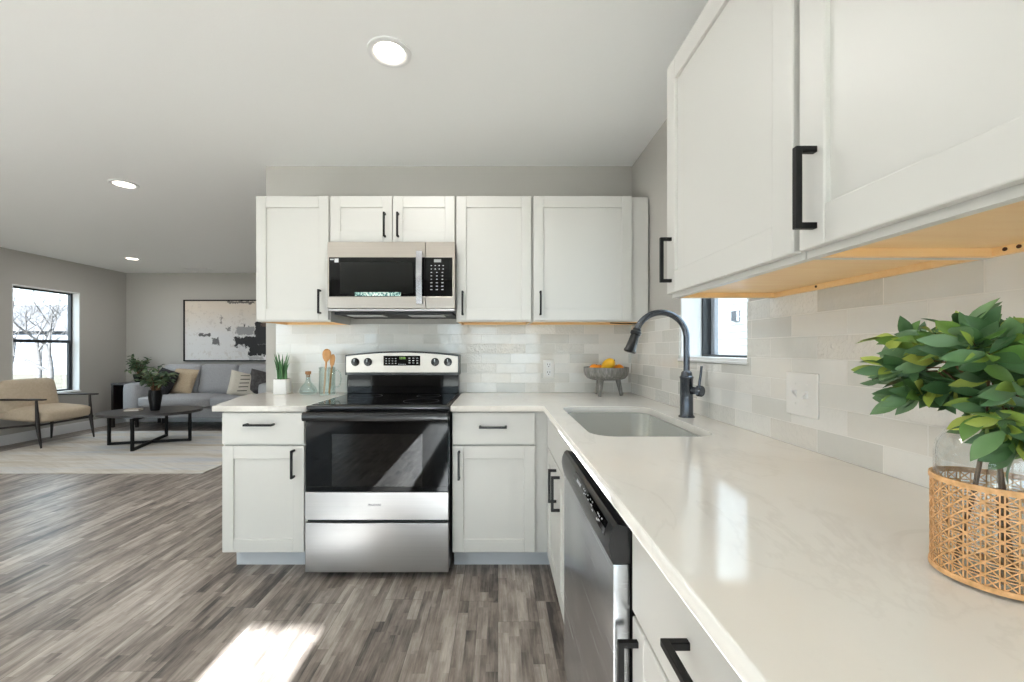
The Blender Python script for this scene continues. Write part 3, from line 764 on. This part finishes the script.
b = BM(); hx = Vector((fx+.01+.044*math.cos(1.0), fy-.006-.044*math.sin(1.0), 1.034)); tube(b, [hx+Vector((0, 0, .018)), hx+Vector((.006, 0, .06)), hx+Vector((.012, 0, .108))], [.0055, .005, .0045], 12); obj('lever', b, 'gun', t, smooth=50)

# ------------------------------------------------------------------ outlets
def duplex(cx, cz):
    t = thing('power_outlet', 'white double power outlet on the tiled back wall', 'outlet', (cx, YB, cz))
    b = BM(); box(b, cx-.0375, cx+.0375, YB-.006, YB, cz-.062, cz+.062, .002); obj('cover_plate', b, 'plate', t)
    b = BM()
    for s in (-1, 1):
        box(b, cx-.017, cx+.017, YB-.0075, YB-.0055, cz+s*.027-.022, cz+s*.027+.022, .001)
    rc = obj('socket', b, 'white', t)
    b = BM()
    for s in (-1, 1):
        for q in (-1, 1): box(b, cx+q*.008-.0015, cx+q*.008+.0015, YB-.0082, YB-.0072, cz+s*.027-.001, cz+s*.027+.011)
        box(b, cx-.003, cx+.003, YB-.0082, YB-.0072, cz+s*.027-.013, cz+s*.027-.007)
    obj('slots', b, 'gap', t)
duplex(.354, 1.078)
cy, cz = 1.2475, 1.077
t = thing('light_switch', 'white double toggle switch plate on the tiled right wall', 'switch', (XW, cy, cz))
b = BM(); box(b, XW-.006, XW, cy-.0645, cy+.0645, cz-.066, cz+.066, .0025); obj('cover_plate', b, 'plate', t)
for s in (-1, 1):
    b = BM(); box(b, XW-.0075, XW-.005, cy+s*.023-.006, cy+s*.023+.006, cz-.012, cz+.012, .0008); 
    prism(b, [(XW-.007, cz-.008), (XW-.018, cz-.012 if s < 0 else cz+.012), (XW-.018, cz-.006 if s < 0 else cz+.006), (XW-.007, cz+.008)], 'y', cy+s*.023-.004, cy+s*.023+.004)
    obj('toggle', b, 'white', t)
    for z_ in (cz+.03, cz-.03):
        b = BM(); lathe(b, [(0, -.001), (.003, -.001), (.003, .001), (0, .001)], 12, (XW-.0065, cy+s*.023, z_), mat=Rx, cap=False); obj('screw', b, 'plate', t)

# ------------------------------------------------------------------ fruit bowl
bx_, by_ = .704, 2.66
t = thing('fruit_bowl', 'grey washed wooden bowl on three splayed legs in the counter corner', 'bowl', (bx_, by_, .914))
b = BM(); lathe(b, [(0, 1.018), (.09, 1.018), (.120, 1.028), (.137, 1.048), (.143, 1.075), (.143, 1.100), (.135, 1.100), (.132, 1.070), (.115, 1.040), (.08, 1.030), (0, 1.030)], 40, (bx_, by_, 0), cap=False); obj('basin', b, 'bowl', t, smooth=45)
for a in (232, 352, 112):
    ca, sa = math.cos(math.radians(a)), math.sin(math.radians(a)); b = BM()
    p0 = Vector((bx_+.075*ca, by_+.075*sa, 1.022)); p1 = Vector((bx_+.098*ca, by_+.098*sa, .9155))
    tube(b, [p0, p1], [.017, .011], 10); obj('leg', b, 'bowl', t, smooth=50)
def fruit(name, x, y, z, r, sx, mat, label, rz=0, ry=0, grp=None):
    b = BM(); prof = []
    for k in range(15):
        a = PI*k/14; q = math.sin(a)
        prof.append((r*max(q, .0001 if 0 < k < 14 else 0)*(1-.10*math.cos(a)), -r*sx*math.cos(a)))
    prof[0] = (0, prof[0][1]); prof[-1] = (0, prof[-1][1])
    R = Matrix.Rotation(rz, 3, 'Z') @ Matrix.Rotation(ry, 3, 'Y')
    lathe(b, prof, 24, (x, y, z), mat=R, cap=False); bmesh.ops.remove_doubles(b, verts=b.verts[:], dist=1e-5)
    t = thing(name, label, 'fruit', (x, y, z), grp); obj('flesh', b, mat, t, smooth=80)
    b = BM(); tp = R @ Vector((0, 0, r*sx)); lathe(b, [(0, -.002), (.004, -.002), (.004, .003), (0, .003)], 8, Vector((x, y, z))+tp, mat=R, cap=False); obj('stem_end', b, 'stem', t)
fruit('mango', bx_+.002, by_-.045, 1.118, .034, 1.4, 'mango', 'large yellow fruit lying on top in the middle of the bowl', -.5, .95)
fruit('orange', bx_-.080, by_-.02, 1.082, .036, 1.0, 'orange', 'orange at the left side of the fruit bowl', 0, .4)
fruit('orange', bx_+.075, by_-.03, 1.082, .035, 1.02, 'orange', 'orange at the right side of the fruit bowl', 0, -.5)
fruit('mango', bx_+.045, by_+.045, 1.092, .035, 1.2, 'mango', 'yellow fruit at the back of the bowl, behind the top one', 1.2, 1.3)
fruit('orange', bx_-.03, by_+.06, 1.078, .035, 1.0, 'orange', 'orange at the back left of the bowl, mostly hidden', 0, .3)

# ------------------------------------------------------------------ counter items left
px_, py_ = -1.463, 2.77
t = thing('potted_succulent', 'small spiky green succulent in a white square pot on the left counter', 'plant', (px_, py_, .914))
b = BM(); box(b, px_-.043, px_+.043, py_-.040, py_+.040, .914, 1.014, .005); obj('pot', b, 'pot', t, smooth=40)
b = BM(); box(b, px_-.037, px_+.037, py_-.034, py_+.034, 1.013, 1.0155); obj('soil', b, 'soil', t)
b = BM(); random.seed(3)
for k in range(19):
    a = 2*PI*k/19*3.1; rr = .006+.026*random.random(); hgt = random.uniform(.10, .185); lean = random.uniform(.0, .045)
    base = Vector((px_+rr*math.cos(a), py_+rr*math.sin(a), 1.01)); n = 7; pts = []; rd = []
    for q in range(n+1):
        s = q/n; pts.append(base+Vector((lean*s*s*math.cos(a), min(lean*s*s, .03)*math.sin(a), hgt*s))); rd.append(.0085*(1-s)**.7+.0006)
    tube(b, pts, rd, 6)
obj('leaves', b, 'succ', t, smooth=50)
qx, qy = -1.270, 2.73
t = thing('glass_bottle', 'small round clear glass bottle with a cork stopper on the left counter', 'bottle', (qx, qy, .914))
b = BM(); lathe(b, [(0, .9145), (.045, .9145), (.056, .925), (.059, .94), (.050, .962), (.030, .985), (.017, 1.0), (.014, 1.02), (.014, 1.042), (.017, 1.045), (.017, 1.048), (.0125, 1.048), (.0125, 1.02), (.015, 1.0), (.028, .983), (.048, .961), (.056, .94), (.053, .927), (.043, .918), (0, .918)], 36, (qx, qy, 0), cap=False); obj('glass_body', b, 'clear', t, smooth=50)
b = BM(); lathe(b, [(0, 1.030), (.0118, 1.030), (.013, 1.050), (.0185, 1.050), (.019, 1.068), (0, 1.069)], 20, (qx, qy, 0), cap=False); obj('cork_stopper', b, 'cork', t, smooth=40)
gx_, gy_ = -1.13, 2.70
t = thing('glass_jug', 'clear straight-sided glass jug with a loop handle beside the range', 'jug', (gx_, gy_, .914))
b = BM(); lathe(b, [(0, .9145), (.050, .9145), (.052, .918), (.052, 1.092), (.0535, 1.095), (.0535, 1.098), (.049, 1.098), (.049, .921), (0, .921)], 36, (gx_, gy_, 0), cap=False); obj('glass_body', b, 'clear', t, smooth=50)
b = BM(); tube(b, [(gx_+.051, gy_, 1.072), (gx_+.070, gy_, 1.078), (gx_+.086, gy_, 1.06), (gx_+.092, gy_, 1.02), (gx_+.084, gy_, .98), (gx_+.070, gy_, .965), (gx_+.051, gy_, .968)], .0045, 10); obj('handle', b, 'clear', t, smooth=60)
def spoon(label, bx0, ang, w, lab_h):
    tt = thing('wooden_spoon', label, 'utensil', (gx_+bx0, gy_, .922))
    b = BM(); p0 = Vector((gx_+bx0, gy_, .9225)); dv = Vector((math.sin(ang), .03, math.cos(ang))).normalized()
    tube(b, [p0, p0+dv*lab_h], [.0055, .0065], 10); obj('stick', b, 'wicker', tt, smooth=60)
    b = BM(); c = p0+dv*(lab_h+.035); yy_ = dv.cross(Vector((1, 0, 0))).normalized(); xx_ = yy_.cross(dv).normalized(); Rq = Matrix((xx_, yy_, dv)).transposed()
    lathe(b, [(0, -.045), (.4, -.036), (.8, -.018), (1, .006), (.92, .026), (.55, .042), (0, .047)], 20, (0, 0, 0), cap=False)
    for v in b.verts: v.co = Rq @ Vector((v.co.x*w, v.co.y*.006, v.co.z))+c
    bmesh.ops.remove_doubles(b, verts=b.verts[:], dist=1e-6)
    obj('head', b, 'wicker', tt, smooth=60)
spoon('wooden spoon with a broad oval head standing in the glass jug', -.022, .06, .030, .215)
spoon('thin wooden spoon leaning at the right inside the glass jug', .012, .09, .018, .18)

# ------------------------------------------------------------------ foliage helpers
def leaf(bm, p, d, up, L, W, curl=.25, n=6):
    d = d.normalized(); side = d.cross(up).normalized(); nrm = side.cross(d).normalized()
    rows = []
    for k in range(n+1):
        s = k/n; w = W*math.sin(PI*min(1, s**1.12)); c = p+d*(L*s)-nrm*(curl*L*s*s)
        if k in (0, n): rows.append([bm.verts.new(c)])
        else: rows.append([bm.verts.new(c-side*w/2+nrm*w*.16), bm.verts.new(c), bm.verts.new(c+side*w/2+nrm*w*.16)])
    for A, B in zip(rows, rows[1:]):
        if len(A) == 1 and len(B) == 3: bm.faces.new((A[0], B[0], B[1])); bm.faces.new((A[0], B[1], B[2]))
        elif len(A) == 3 and len(B) == 1: bm.faces.new((A[0], B[0], A[1])); bm.faces.new((A[1], B[0], A[2]))
        else: bm.faces.new((A[0], B[0], B[1], A[1])); bm.faces.new((A[1], B[1], B[2], A[2]))
def rnd_dir(z0=-1, z1=1):
    a = random.uniform(0, 2*PI); z = random.uniform(z0, z1); r = math.sqrt(1-z*z); return Vector((r*math.cos(a), r*math.sin(a), z))
# ------------------------------------------------------------------ cane vase with branches
vx, vy, vr = .645, .5295, .0565
t = thing('cane_vase', 'clear glass bottle vase wrapped in woven cane, near the camera on the counter', 'vase', (vx, vy, .914))
b = BM(); lathe(b, [(0, .9145), (.045, .9145), (.053, .918), (.0555, .926), (.0555, 1.075), (.053, 1.09), (.043, 1.106), (.026, 1.116), (.021, 1.13), (.022, 1.145), (.020, 1.146), (.019, 1.13), (.024, 1.114), (.041, 1.103), (.051, 1.088), (.0535, 1.075), (.0535, .928), (.05, .922), (0, .920)], 56, (vx, vy, 0), cap=False); obj('glass_body', b, 'clearvase', t, smooth=50)
b = BM(); NC, NR = 24, 8; zb, zt = .9235, 1.0415; cw = 2*PI/NC; rh = (zt-zb)/NR
def ribbon(pts, w, vertical):
    """flat strip around the vase following points (ang,z,dr)"""
    prev = None
    for (a, z, r_), (ta, tz) in pts:
        # width vector is perpendicular in the (arc,z) plane
        l = math.hypot(ta*vr, tz); wa, wz = -tz/l*w/2/vr, ta*vr/l*w/2
        P1 = [(vr+r_+q, a+s*wa, z+s*wz) for s in (-1, 1) for q in (0, .0007)]
        vs = [b.verts.new((vx+p[0]*math.cos(p[1]), vy+p[0]*math.sin(p[1]), p[2])) for p in P1]
        vs = [vs[0], vs[1], vs[3], vs[2]]
        if prev:
            for k in range(4): b.faces.new((prev[k], prev[(k+1) % 4], vs[(k+1) % 4], vs[k]))
        prev = vs
for k in range(NC):
    for o_ in (-.13, .13):
        a = (k+o_)*cw; ribbon([((a, zb+(zt-zb)*q/16, .0006+.0004*math.sin(q*PI/1)), (0, 1)) for q in range(17)], .0014, True)
for r_ in range(NR+1):
    for o_ in (-.13, .13):
        z = zb+(r_+o_)*rh
        if z < zb-.001 or z > zt+.001: continue
        ribbon([((2*PI*q/72, z, .0010), (1, 0)) for q in range(73)], .0014, False)
for k in range(NC):
    for s in (-1, 1):
        ribbon([(((k+s*q/4)*cw+cw*.0, zb+rh*q/4, .0016), (s*cw, rh)) for q in range(NR*4+1)], .0015, False)
obj('cane_sleeve', b, 'cane', t)
for z in (zb-.001, zt+.001):
    b = BM(); lathe(b, [(vr, z-.0035), (vr+.0032, z-.0035), (vr+.0036, z), (vr+.0032, z+.0035), (vr, z+.0035)], 64, (vx, vy, 0), cap=False); obj('cane_rim', b, 'cane', t, smooth=50)
random.seed(21)
t2 = thing('leafy_branches', 'leafy green cut branches standing in the cane-wrapped vase', 'branches', (vx, vy, .925))
bs = BM(); bl = BM()
neck = Vector((vx, vy, 1.13))
targets = []
for k in range(40):
    tx = random.uniform(-.062, .14); ty = random.uniform(-.06, .09); tz = random.uniform(-.035, .085)
    if tx < -.04: tz = random.uniform(-.005, .065)
    if k > 32: tx = random.uniform(-.03, .09); ty = random.uniform(-.07, .0); tz = random.uniform(-.075, -.03)
    targets.append(Vector((.60+tx, .515+ty, 1.160+tz)))
for i, tg in enumerate(targets):
    mid = neck.lerp(tg, .5)+Vector((0, 0, .03))
    if i < 3:
        bp = Vector((vx+random.uniform(-.03, .03), vy+random.uniform(-.03, .03), .925)); tube(bs, [bp, bp.lerp(neck, .5)+Vector((0, 0, 0)), neck+Vector((random.uniform(-.008, .008), random.uniform(-.008, .008), 0)), mid, tg], [.0024, .0026, .0024, .0018, .001], 7)
    else: tube(bs, [neck+Vector((random.uniform(-.01, .01), random.uniform(-.01, .01), 0)), mid, tg], [.0014, .0013, .0008], 6)
    d0 = (tg-mid).normalized()
    for j in range(18):
        s = .12+.88*(j/17)**.7; p = mid.lerp(tg, s)
        dd = (d0*.7+rnd_dir(-.6, .7)*.95).normalized(); L = random.uniform(.030, .054); 
        up = (Vector((-.4, -.7, .6))+rnd_dir()*.95).normalized()
        leaf(bl, p, dd, up, L, L*random.uniform(.32, .43), random.uniform(.0, .3), 7)
obj('stems', bs, 'stem', t2, smooth=60); obj('foliage', bl, 'leaf', t2, smooth=80)

# ------------------------------------------------------------------ living room
# rug
b = BM(); box(b, -5.85, -2.88, 3.98, 6.02, 0, .012, .004); tag(obj('rug', b, 'rug', loc=(-4.4, 5.1, 0)), 'pale cream and grey woven area rug under the coffee table', 'rug')
b = BM(); box(b, -5.6, -3.0, -2.35, .3, 0, .012, .004); tag(obj('rug', b, 'bouncerug', loc=(-4.3, -1, 0)), 'large off-white rug added unseen behind the view to bounce sunlight', 'rug')  # unseen, added to bounce sun up to the ceiling
# sofa
SX0, SX1, SY0, SY1 = -5.59, -3.36, 6.06, 6.80
t = thing('sofa', 'light grey fabric three-cushion sofa against the far wall', 'sofa', (-4.55, 6.4, 0))
b = BM(); cushion(b, ((SX0+SX1)/2, (SY0+.03+SY1)/2, .265), (SX1-SX0-.3, SY1-SY0-.06, .17), (0, 0, 0), .02); obj('base', b, 'sofa', t, smooth=60)
for s, xx in ((-1, SX0+.11), (1, SX1-.11)):
    b = BM(); cushion(b, (xx, (SY0+SY1)/2, .435), (.22, SY1-SY0, .54), (.01, .01, .01), .04); obj('armrest', b, 'sofa', t, smooth=60)
b = BM(); cushion(b, ((SX0+SX1)/2, SY1-.07, .54), (SX1-SX0-.4, .14, .62), (0, 0, 0), .04); obj('backrest', b, 'sofa', t, smooth=60)
ix0, ix1 = SX0+.22, SX1-.22; im = -4.30
for a0, a1 in ((ix0, im), (im, ix1)):
    b = BM(); cushion(b, ((a0+a1)/2, (SY0+SY1-.14)/2-.005, .43), (a1-a0-.006, SY1-SY0-.13, .16), (.005, .02, .02), .045, n=8); obj('seat_cushion', b, 'sofa', t, smooth=70)
wq = (ix1-ix0)/3
for k in range(3):
    R = Matrix.Rotation(-.20, 3, 'X')
    b = BM(); cushion(b, (ix0+wq*(k+.5), SY1-.22, .735), (wq-.01, .17, .47), (.0, .035, .01), .05, rot=R, n=8); obj('back_cushion', b, 'sofa', t, smooth=70)
for xx in (SX0+.08, SX1-.08):
    for yy in (SY0+.08, SY1-.08):
        b = BM(); lathe(b, [(.018, .0), (.026, .17)], 12, (xx, yy, 0)); obj('leg', b, 'darkwood', t, smooth=40)
# pillows
def throw(name, c, w, h, th, rx, rz, ry, mat, label, extra=None):
    R = Matrix.Rotation(rz, 3, 'Z') @ Matrix.Rotation(rx, 3, 'X') @ Matrix.Rotation(ry, 3, 'Y')
    b = BM(); pillow(b, c, w, h, th, R); o = obj(name, b, mat, loc=c, smooth=80); tag(o, label, 'cushion')
    if extra:
        b = BM(); random.seed(5)
        for k in range(5):
            u = -.02+random.uniform(-.01, .01); zz = -.12+k*.06
            p = [Vector((u+dx, -.5*th*((1-((u+dx)/(w/2))**2)*(1-(zz/(h/2))**2))**.42-.001, zz+dx*.25)) for dx in (-.07, -.03, .01, .055)]
            tube(b, [R @ q+Vector(c) for q in p], .006, 5)
        obj('stitched_marks', b, 'blackfab', o)
throw('throw_pillow', (-5.22, 6.37, .70), .42, .42, .15, -.38, -.25, .22, 'blackfab', 'black throw pillow at the left end of the sofa')
throw('throw_pillow', (-4.98, 6.45, .71), .42, .42, .13, -.30, -.1, .1, 'tanfab', 'tan throw pillow peeking out behind the black one')
throw('throw_pillow', (-3.88, 6.22, .68), .40, .38, .17, -.30, .95, .30, 'creamfab', 'cream throw pillow with black stitched lines, leaning at the right of the sofa', True)
throw('throw_pillow', (-3.68, 6.38, .69), .40, .38, .17, -.3, .75, .30, 'greyfab', 'dark grey textured throw pillow beside the sofa right arm')
# side table
t = thing('side_table', 'black square side table in the corner beside the sofa', 'side table', (-5.82, 6.56, 0))
a0, a1, c0, c1 = -6.02, -5.61, 6.34, 6.80
b = BM(); box(b, a0, a1, c0, c1, .66, .69, .003); obj('top', b, 'darkwood', t)
b = BM(); box(b, a0+.005, a1-.005, c0+.01, c1-.01, .22, .24); obj('shelf', b, 'darkwood', t)
b = BM(); box(b, a0+.01, a0+.03, c0+.02, c1-.01, .24, .66); obj('side_panel', b, 'darkwood', t)
b = BM(); box(b, a1-.03, a1-.01, c0+.02, c1-.01, .24, .66); obj('side_panel', b, 'darkwood', t)
b = BM(); box(b, a0+.03, a1-.03, c1-.03, c1-.01, .24, .66); obj('back_panel', b, 'black', t)
for xx in (a0+.02, a1-.02):
    for yy in (c0+.02, c1-.02):
        b = BM(); box(b, xx-.016, xx+.016, yy-.016, yy+.016, 0, .66); obj('leg', b, 'darkwood', t)
# leafy vase plants
def vase_plant(name, cx, cy, z, h, r, spread, fh, n, label, seed, mat='leaf2', lsz=(.05, .09)):
    random.seed(seed)
    t = thing(name, label, 'plant', (cx, cy, z))
    b = BM(); lathe(b, [(0, z), (r*.62, z), (r*.7, z+h*.1), (r, z+h*.75), (r*.92, z+h), (r*.8, z+h), (r*.85, z+h*.7), (0, z+h*.3)], 24, (cx, cy, 0), cap=False); obj('vase', b, 'black', t, smooth=50)
    bs, bl = BM(), BM(); top = Vector((cx, cy, z+h))
    for k in range(n):
        a = random.uniform(0, 2*PI); q = random.uniform(.25, 1); el = random.uniform(.25, 1)
        tg = top+Vector((spread*q*math.cos(a), spread*.8*q*math.sin(a), fh*el*(1.1-.5*q)))
        mid = top.lerp(tg, .5)+Vector((0, 0, fh*.15))
        tube(bs, [top-Vector((0, 0, h*.4)), mid, tg], [.004, .003, .002], 5)
        for j in range(8):
            p = mid.lerp(tg, j/7) if j > 1 else top.lerp(mid, .6+.3*j)
            L = random.uniform(*lsz); leaf(bl, p, ((tg-mid).normalized()*.5+rnd_dir(-.5, .6)).normalized(), (Vector((0, -.2, 1))+rnd_dir()*.6).normalized(), L, L*.55, random.uniform(0, .4), 5)
    obj('stems', bs, 'stem', t, smooth=60); obj('foliage', bl, mat, t, smooth=80)
vase_plant('vase_plant', -4.42, 5.26, .4305, .26, .075, .20, .34, 34, 'green leafy plant in a tapered black vase on the coffee table', 11)
vase_plant('vase_plant', -5.79, 6.58, .69, .13, .075, .25, .32, 30, 'green leafy plant in a small black vase on the corner side table', 12, lsz=(.05, .085))
# coffee table
t = thing('coffee_table', 'oval charcoal coffee table with black crossed metal base on the rug', 'table', (-4.47, 5.25, .0125))
b = BM(); pts = []
for k in range(64):
    a = 2*PI*k/64; ex, ey = .545*math.cos(a), .42*math.sin(a); th_ = .30
    pts.append((-4.47+ex*math.cos(th_)-ey*math.sin(th_), 5.27+ex*math.sin(th_)+ey*math.cos(th_)))
prism(b, pts, 'z', .398, .43)
bmesh.ops.bevel(b, geom=[e for e in b.edges if abs(e.verts[0].co.z-e.verts[1].co.z) < 1e-6], offset=.006, segments=2, affect='EDGES')
obj('table_top', b, 'tabletop', t, smooth=50)
legs = [(-4.89, 5.13), (-4.32, 4.82), (-4.055, 5.37), (-4.60, 5.66)]
for (xx, yy) in legs:
    b = BM(); box(b, xx-.014, xx+.014, yy-.014, yy+.014, .0125, .398, .002); obj('leg', b, 'black', t)
def bar(b, p, q, w, z0, z1):
    p, q = Vector(p), Vector(q); d = (q-p).normalized(); n = Vector((-d.y, d.x))*w/2
    prism(b, [tuple(p+n), tuple(q+n), tuple(q-n), tuple(p-n)], 'z', z0, z1)
for i, (p, q) in enumerate(((legs[0], legs[2]), (legs[1], legs[3]))):
    b = BM(); bar(b, p, q, .026, .0125, .045+.0004*i); obj('cross_bar', b, 'black', t)
    b = BM(); bar(b, p, q, .026, .366, .397+.0004*i); obj('top_rail', b, 'black', t)
t = thing('book', 'thin tan book lying flat on the coffee table', 'book', (-4.66, 5.22, .4305))
R = Matrix.Rotation(.25, 4, 'Z')
b = BM(); box(b, -.08, .08, -.055, .055, 0, .003); box(b, -.08, .08, -.055, .055, .021, .024); box(b, -.08, -.077, -.055, .055, 0, .024); b.transform(Matrix.Translation((-4.66, 5.22, .431)) @ R); obj('cover', b, 'book', t)
b = BM(); box(b, -.077, .077, -.052, .052, .003, .021); b.transform(Matrix.Translation((-4.66, 5.22, .431)) @ R); obj('pages', b, 'pages', t)

# armchair (wide, faces +x)
t = thing('armchair', 'beige upholstered lounge chair with dark wooden frame below the window', 'chair', (-5.9, 5.2, 0))
AY0, AY1 = 4.953, 5.60; XF = -5.55
# the chair is wide: frame from y 4.95 to 5.60, front legs at XF
for yy, nm in ((AY0, 0), (AY1, 1)):
    b = BM(); tube(b, [(XF+.005, yy, .0125), (XF-.02, yy, .16), (XF-.04, yy, .30), (XF-.055, yy, .59)], [.009, .017, .022, .013], 12); lathe(b, [(.024, .28), (.027, .29), (.027, .305), (.024, .315)], 12, (XF-.038, yy, 0)); obj('leg', b, 'darkwood', t, smooth=60)
    b = BM(); tube(b, [(XL+.12, yy, .0), (XL+.13, yy, .25), (XL+.10, yy, .60)], [.010, .019, .013], 12); obj('leg', b, 'darkwood', t, smooth=60)
    b = BM(); cushion(b, ((XF+XL+.10)/2+.01, yy, .603), (XF-XL-.02, .055, .024), (0, 0, 0), .010, n=3); obj('armrest', b, 'darkwood', t, smooth=60)
    b = BM(); tube(b, [(XF-.04, yy, .30), (XL+.13, yy, .25)], .013, 8); obj('side_rail', b, 'darkwood', t, smooth=60)
b = BM(); tube(b, [(XF-.045, AY0, .29), (XF-.045, AY1, .29)], .012, 8); obj('front_rail', b, 'darkwood', t, smooth=60)
b = BM(); R = Matrix.Rotation(.07, 3, 'Y'); cushion(b, (XF-.29, (AY0+AY1)/2, .405), (.60, AY1-AY0-.05, .155), (.015, .012, .02), .05, rot=R, n=8); obj('seat_cushion', b, 'beige', t, smooth=70)
b = BM(); R = Matrix.Rotation(-.20, 3, 'Y'); cushion(b, (XL+.20, (AY0+AY1)/2-.02, .62), (.17, AY1-AY0-.06, .42), (.03, .015, .01), .06, rot=R, n=8); obj('back_cushion', b, 'beige', t, smooth=70)

# painting
m = NT('abstract_paint'); g = m.geo(); nz = m.n('TexNoise', i_Vector=g, i_Scale=13, i_Detail=7, i_Roughness=.65)
sh = m.n('VectorMath', operation='MULTIPLY_ADD'); m.t.links.new(nz.outputs['Color'], sh.inputs[0]); sh.inputs[1].default_value = (.20, 0, .20); m.t.links.new(g, sh.inputs[2])
s = m.n('SeparateXYZ', i_Vector=sh.outputs[0]); X_, Z_ = m.math('SUBTRACT', s.outputs[0], .10), m.math('SUBTRACT', s.outputs[2], .10)
def uv(px, py): return ((160+px/6.82-498)*.016814, CAMH+(349.5-(270+py/6.82))*.016814)
def rect(cx, cy, hw, hh, soft=.012):
    x, z = uv(cx, cy); hw *= .016814/6.82; hh *= .016814/6.82
    a = m.math('SUBTRACT', hw, m.math('ABSOLUTE', m.math('SUBTRACT', X_, x))); c = m.math('SUBTRACT', hh, m.math('ABSOLUTE', m.math('SUBTRACT', Z_, z)))
    return m.math('DIVIDE', m.math('MINIMUM', a, c), soft, clamp=True)
lowz = m.math('DIVIDE', m.math('SUBTRACT', s.outputs[2], 1.55), .45, clamp=True)
fn = m.noise(g, 14, 6, .7)
base = m.mix(lowz, lin((220, 220, 222)), lin((220, 206, 190)))
base = m.mix(m.math('MULTIPLY', m.math('GREATER_THAN', fn, .58), .35), base, lin((178, 166, 156)))
base = m.mix(m.math('MULTIPLY', m.noise(g, 1.0, 5, .7, (3, 1, 22)), .3), base, lin((232, 230, 228)))
for (cx, cy, hw, hh, c, op) in [(590, 415, 65, 28, (140, 140, 142), .9), (590, 490, 75, 38, (26, 26, 30), 1), (700, 430, 45, 80, (34, 34, 38), 1), (690, 545, 80, 40, (24, 24, 28), 1), (310, 443, 42, 12, (50, 48, 50), .9),
                                 (390, 485, 24, 24, (60, 58, 60), .85), (480, 405, 14, 14, (90, 86, 84), .8), (425, 340, 8, 24, (100, 92, 88), .7), (560, 220, 95, 12, (72, 68, 66), .85), (582, 380, 8, 16, (30, 30, 32), .9), (760, 330, 60, 60, (190, 150, 120), .2), (560, 535, 26, 26, (214, 214, 216), .9), (660, 600, 50, 14, (150, 150, 154), .7)]:
    base = m.mix(m.math('MULTIPLY', rect(cx, cy, hw, hh), op), base, lin(c))
m.col(base); m.b.inputs['Roughness'].default_value = .55; m.bump(fn, .2, .004); M['art'] = m.m
t = thing('painting', 'large framed abstract painting in cream, grey and black above the sofa', 'painting', (-4.45, YF, 1.5))
ax0, ax1, az0, az1 = -5.26, -3.62, 1.017, 2.046
b = BM(); box(b, ax0+.02, ax1-.02, YF-.03, YF-.002, az0+.02, az1-.02); obj('canvas', b, 'art', t)
b = BM()
for a in ((ax0, ax0+.02, az0, az1), (ax1-.02, ax1, az0, az1)): box(b, a[0], a[1], YF-.045, YF, a[2], a[3], .002)
box(b, ax0+.02, ax1-.02, YF-.045, YF, az0, az0+.02, .002); box(b, ax0+.02, ax1-.02, YF-.045, YF, az1-.02, az1, .002)
obj('frame', b, 'black', t)

# ------------------------------------------------------------------ outdoors
b = BM(); box(b, -80, 60, -40, 90, -.5, -.3); struct('ground', b, 'lawn')
b = BM(); box(b, -6.9, 3.2, -12, YR-.15, -.3, -.14); struct('bounce_patio', b, 'bounce_patio')  # unseen pale slab, added to reflect sun through the rear openings
def tree(x, y, h, seed, label, r0=.09):
    random.seed(seed); b = BM()
    def grow(p, d, L, r, lv):
        n = 4; pts = [p]; rr = [r]
        for k in range(n):
            d = (d+rnd_dir()*.16+Vector((0, 0, .04))).normalized(); p = p+d*L/n; pts.append(p); rr.append(r*(1-.45*(k+1)/n))
        tube(b, pts, rr, 6 if lv < 2 else 4, cap=lv < 2)
        if lv >= 6: return
        for q in range(3):
            i = random.randint(2, n); dd = (d*.75+rnd_dir(-.2, .8)*.75).normalized()
            grow(pts[i], dd, L*random.uniform(.6, .82), rr[i]*.72, lv+1)
    grow(Vector((x, y, -.35)), Vector((0, 0, 1)), h*.27, r0, 0)
    o = obj('bare_tree', b, 'bark', loc=(x, y, -.3), smooth=80); tag(o, label, 'tree')
tree(-13.2, 12.0, 6.5, 41, 'bare winter tree nearest outside the living room window')
tree(-17.5, 15.6, 7.5, 42, 'bare forked winter tree in the middle of the window view', .085)
tree(-22, 18.2, 8, 43, 'distant bare winter tree outside, behind the others', .10)
tree(-15, 14.8, 5.5, 45, 'slim bare winter tree at the right of the window view', .055)
t = thing('neighbour_house', 'distant grey house seen through the living room window', 'house', (-33, 31, -.3))
b = BM(); box(b, -38, -29, 28, 34, -.3, 2.5); obj('walls', b, 'greyhouse', t)
b = BM(); prism(b, [(27.5, 2.45), (34.5, 2.45), (31, 4.6)], 'x', -38.4, -28.6); obj('roof', b, 'darkroof', t)
for xx in (-36, -33, -30.4):
    b = BM(); box(b, xx-.5, xx+.5, 27.96, 28.01, .6, 1.8); obj('window', b, 'windark', t)
b = BM(); box(b, -40, -16, 25, 25.1, -.3, .9); tag(obj('fence', b, 'greyhouse', loc=(-28, 25, -.3)), 'low grey boundary fence across the lawn outside', 'fence')
t = thing('neighbour_building', 'white sided building close outside the kitchen window', 'building', (5, 7, -.3))
b = BM(); box(b, 3.6, 9, 5.2, 14, -.3, 4); obj('walls', b, 'siding', t)
b = BM()
for k in range(40): box(b, 3.585, 3.602, 5.19, 14, -.3+k*.105, -.3+k*.105+.012); 
obj('siding_lap', b, 'siding', t)
b = BM(); box(b, 3.55, 3.6, 6.07, 6.21, 1.64, 1.79); obj('meter_box', b, 'greyhouse', t)
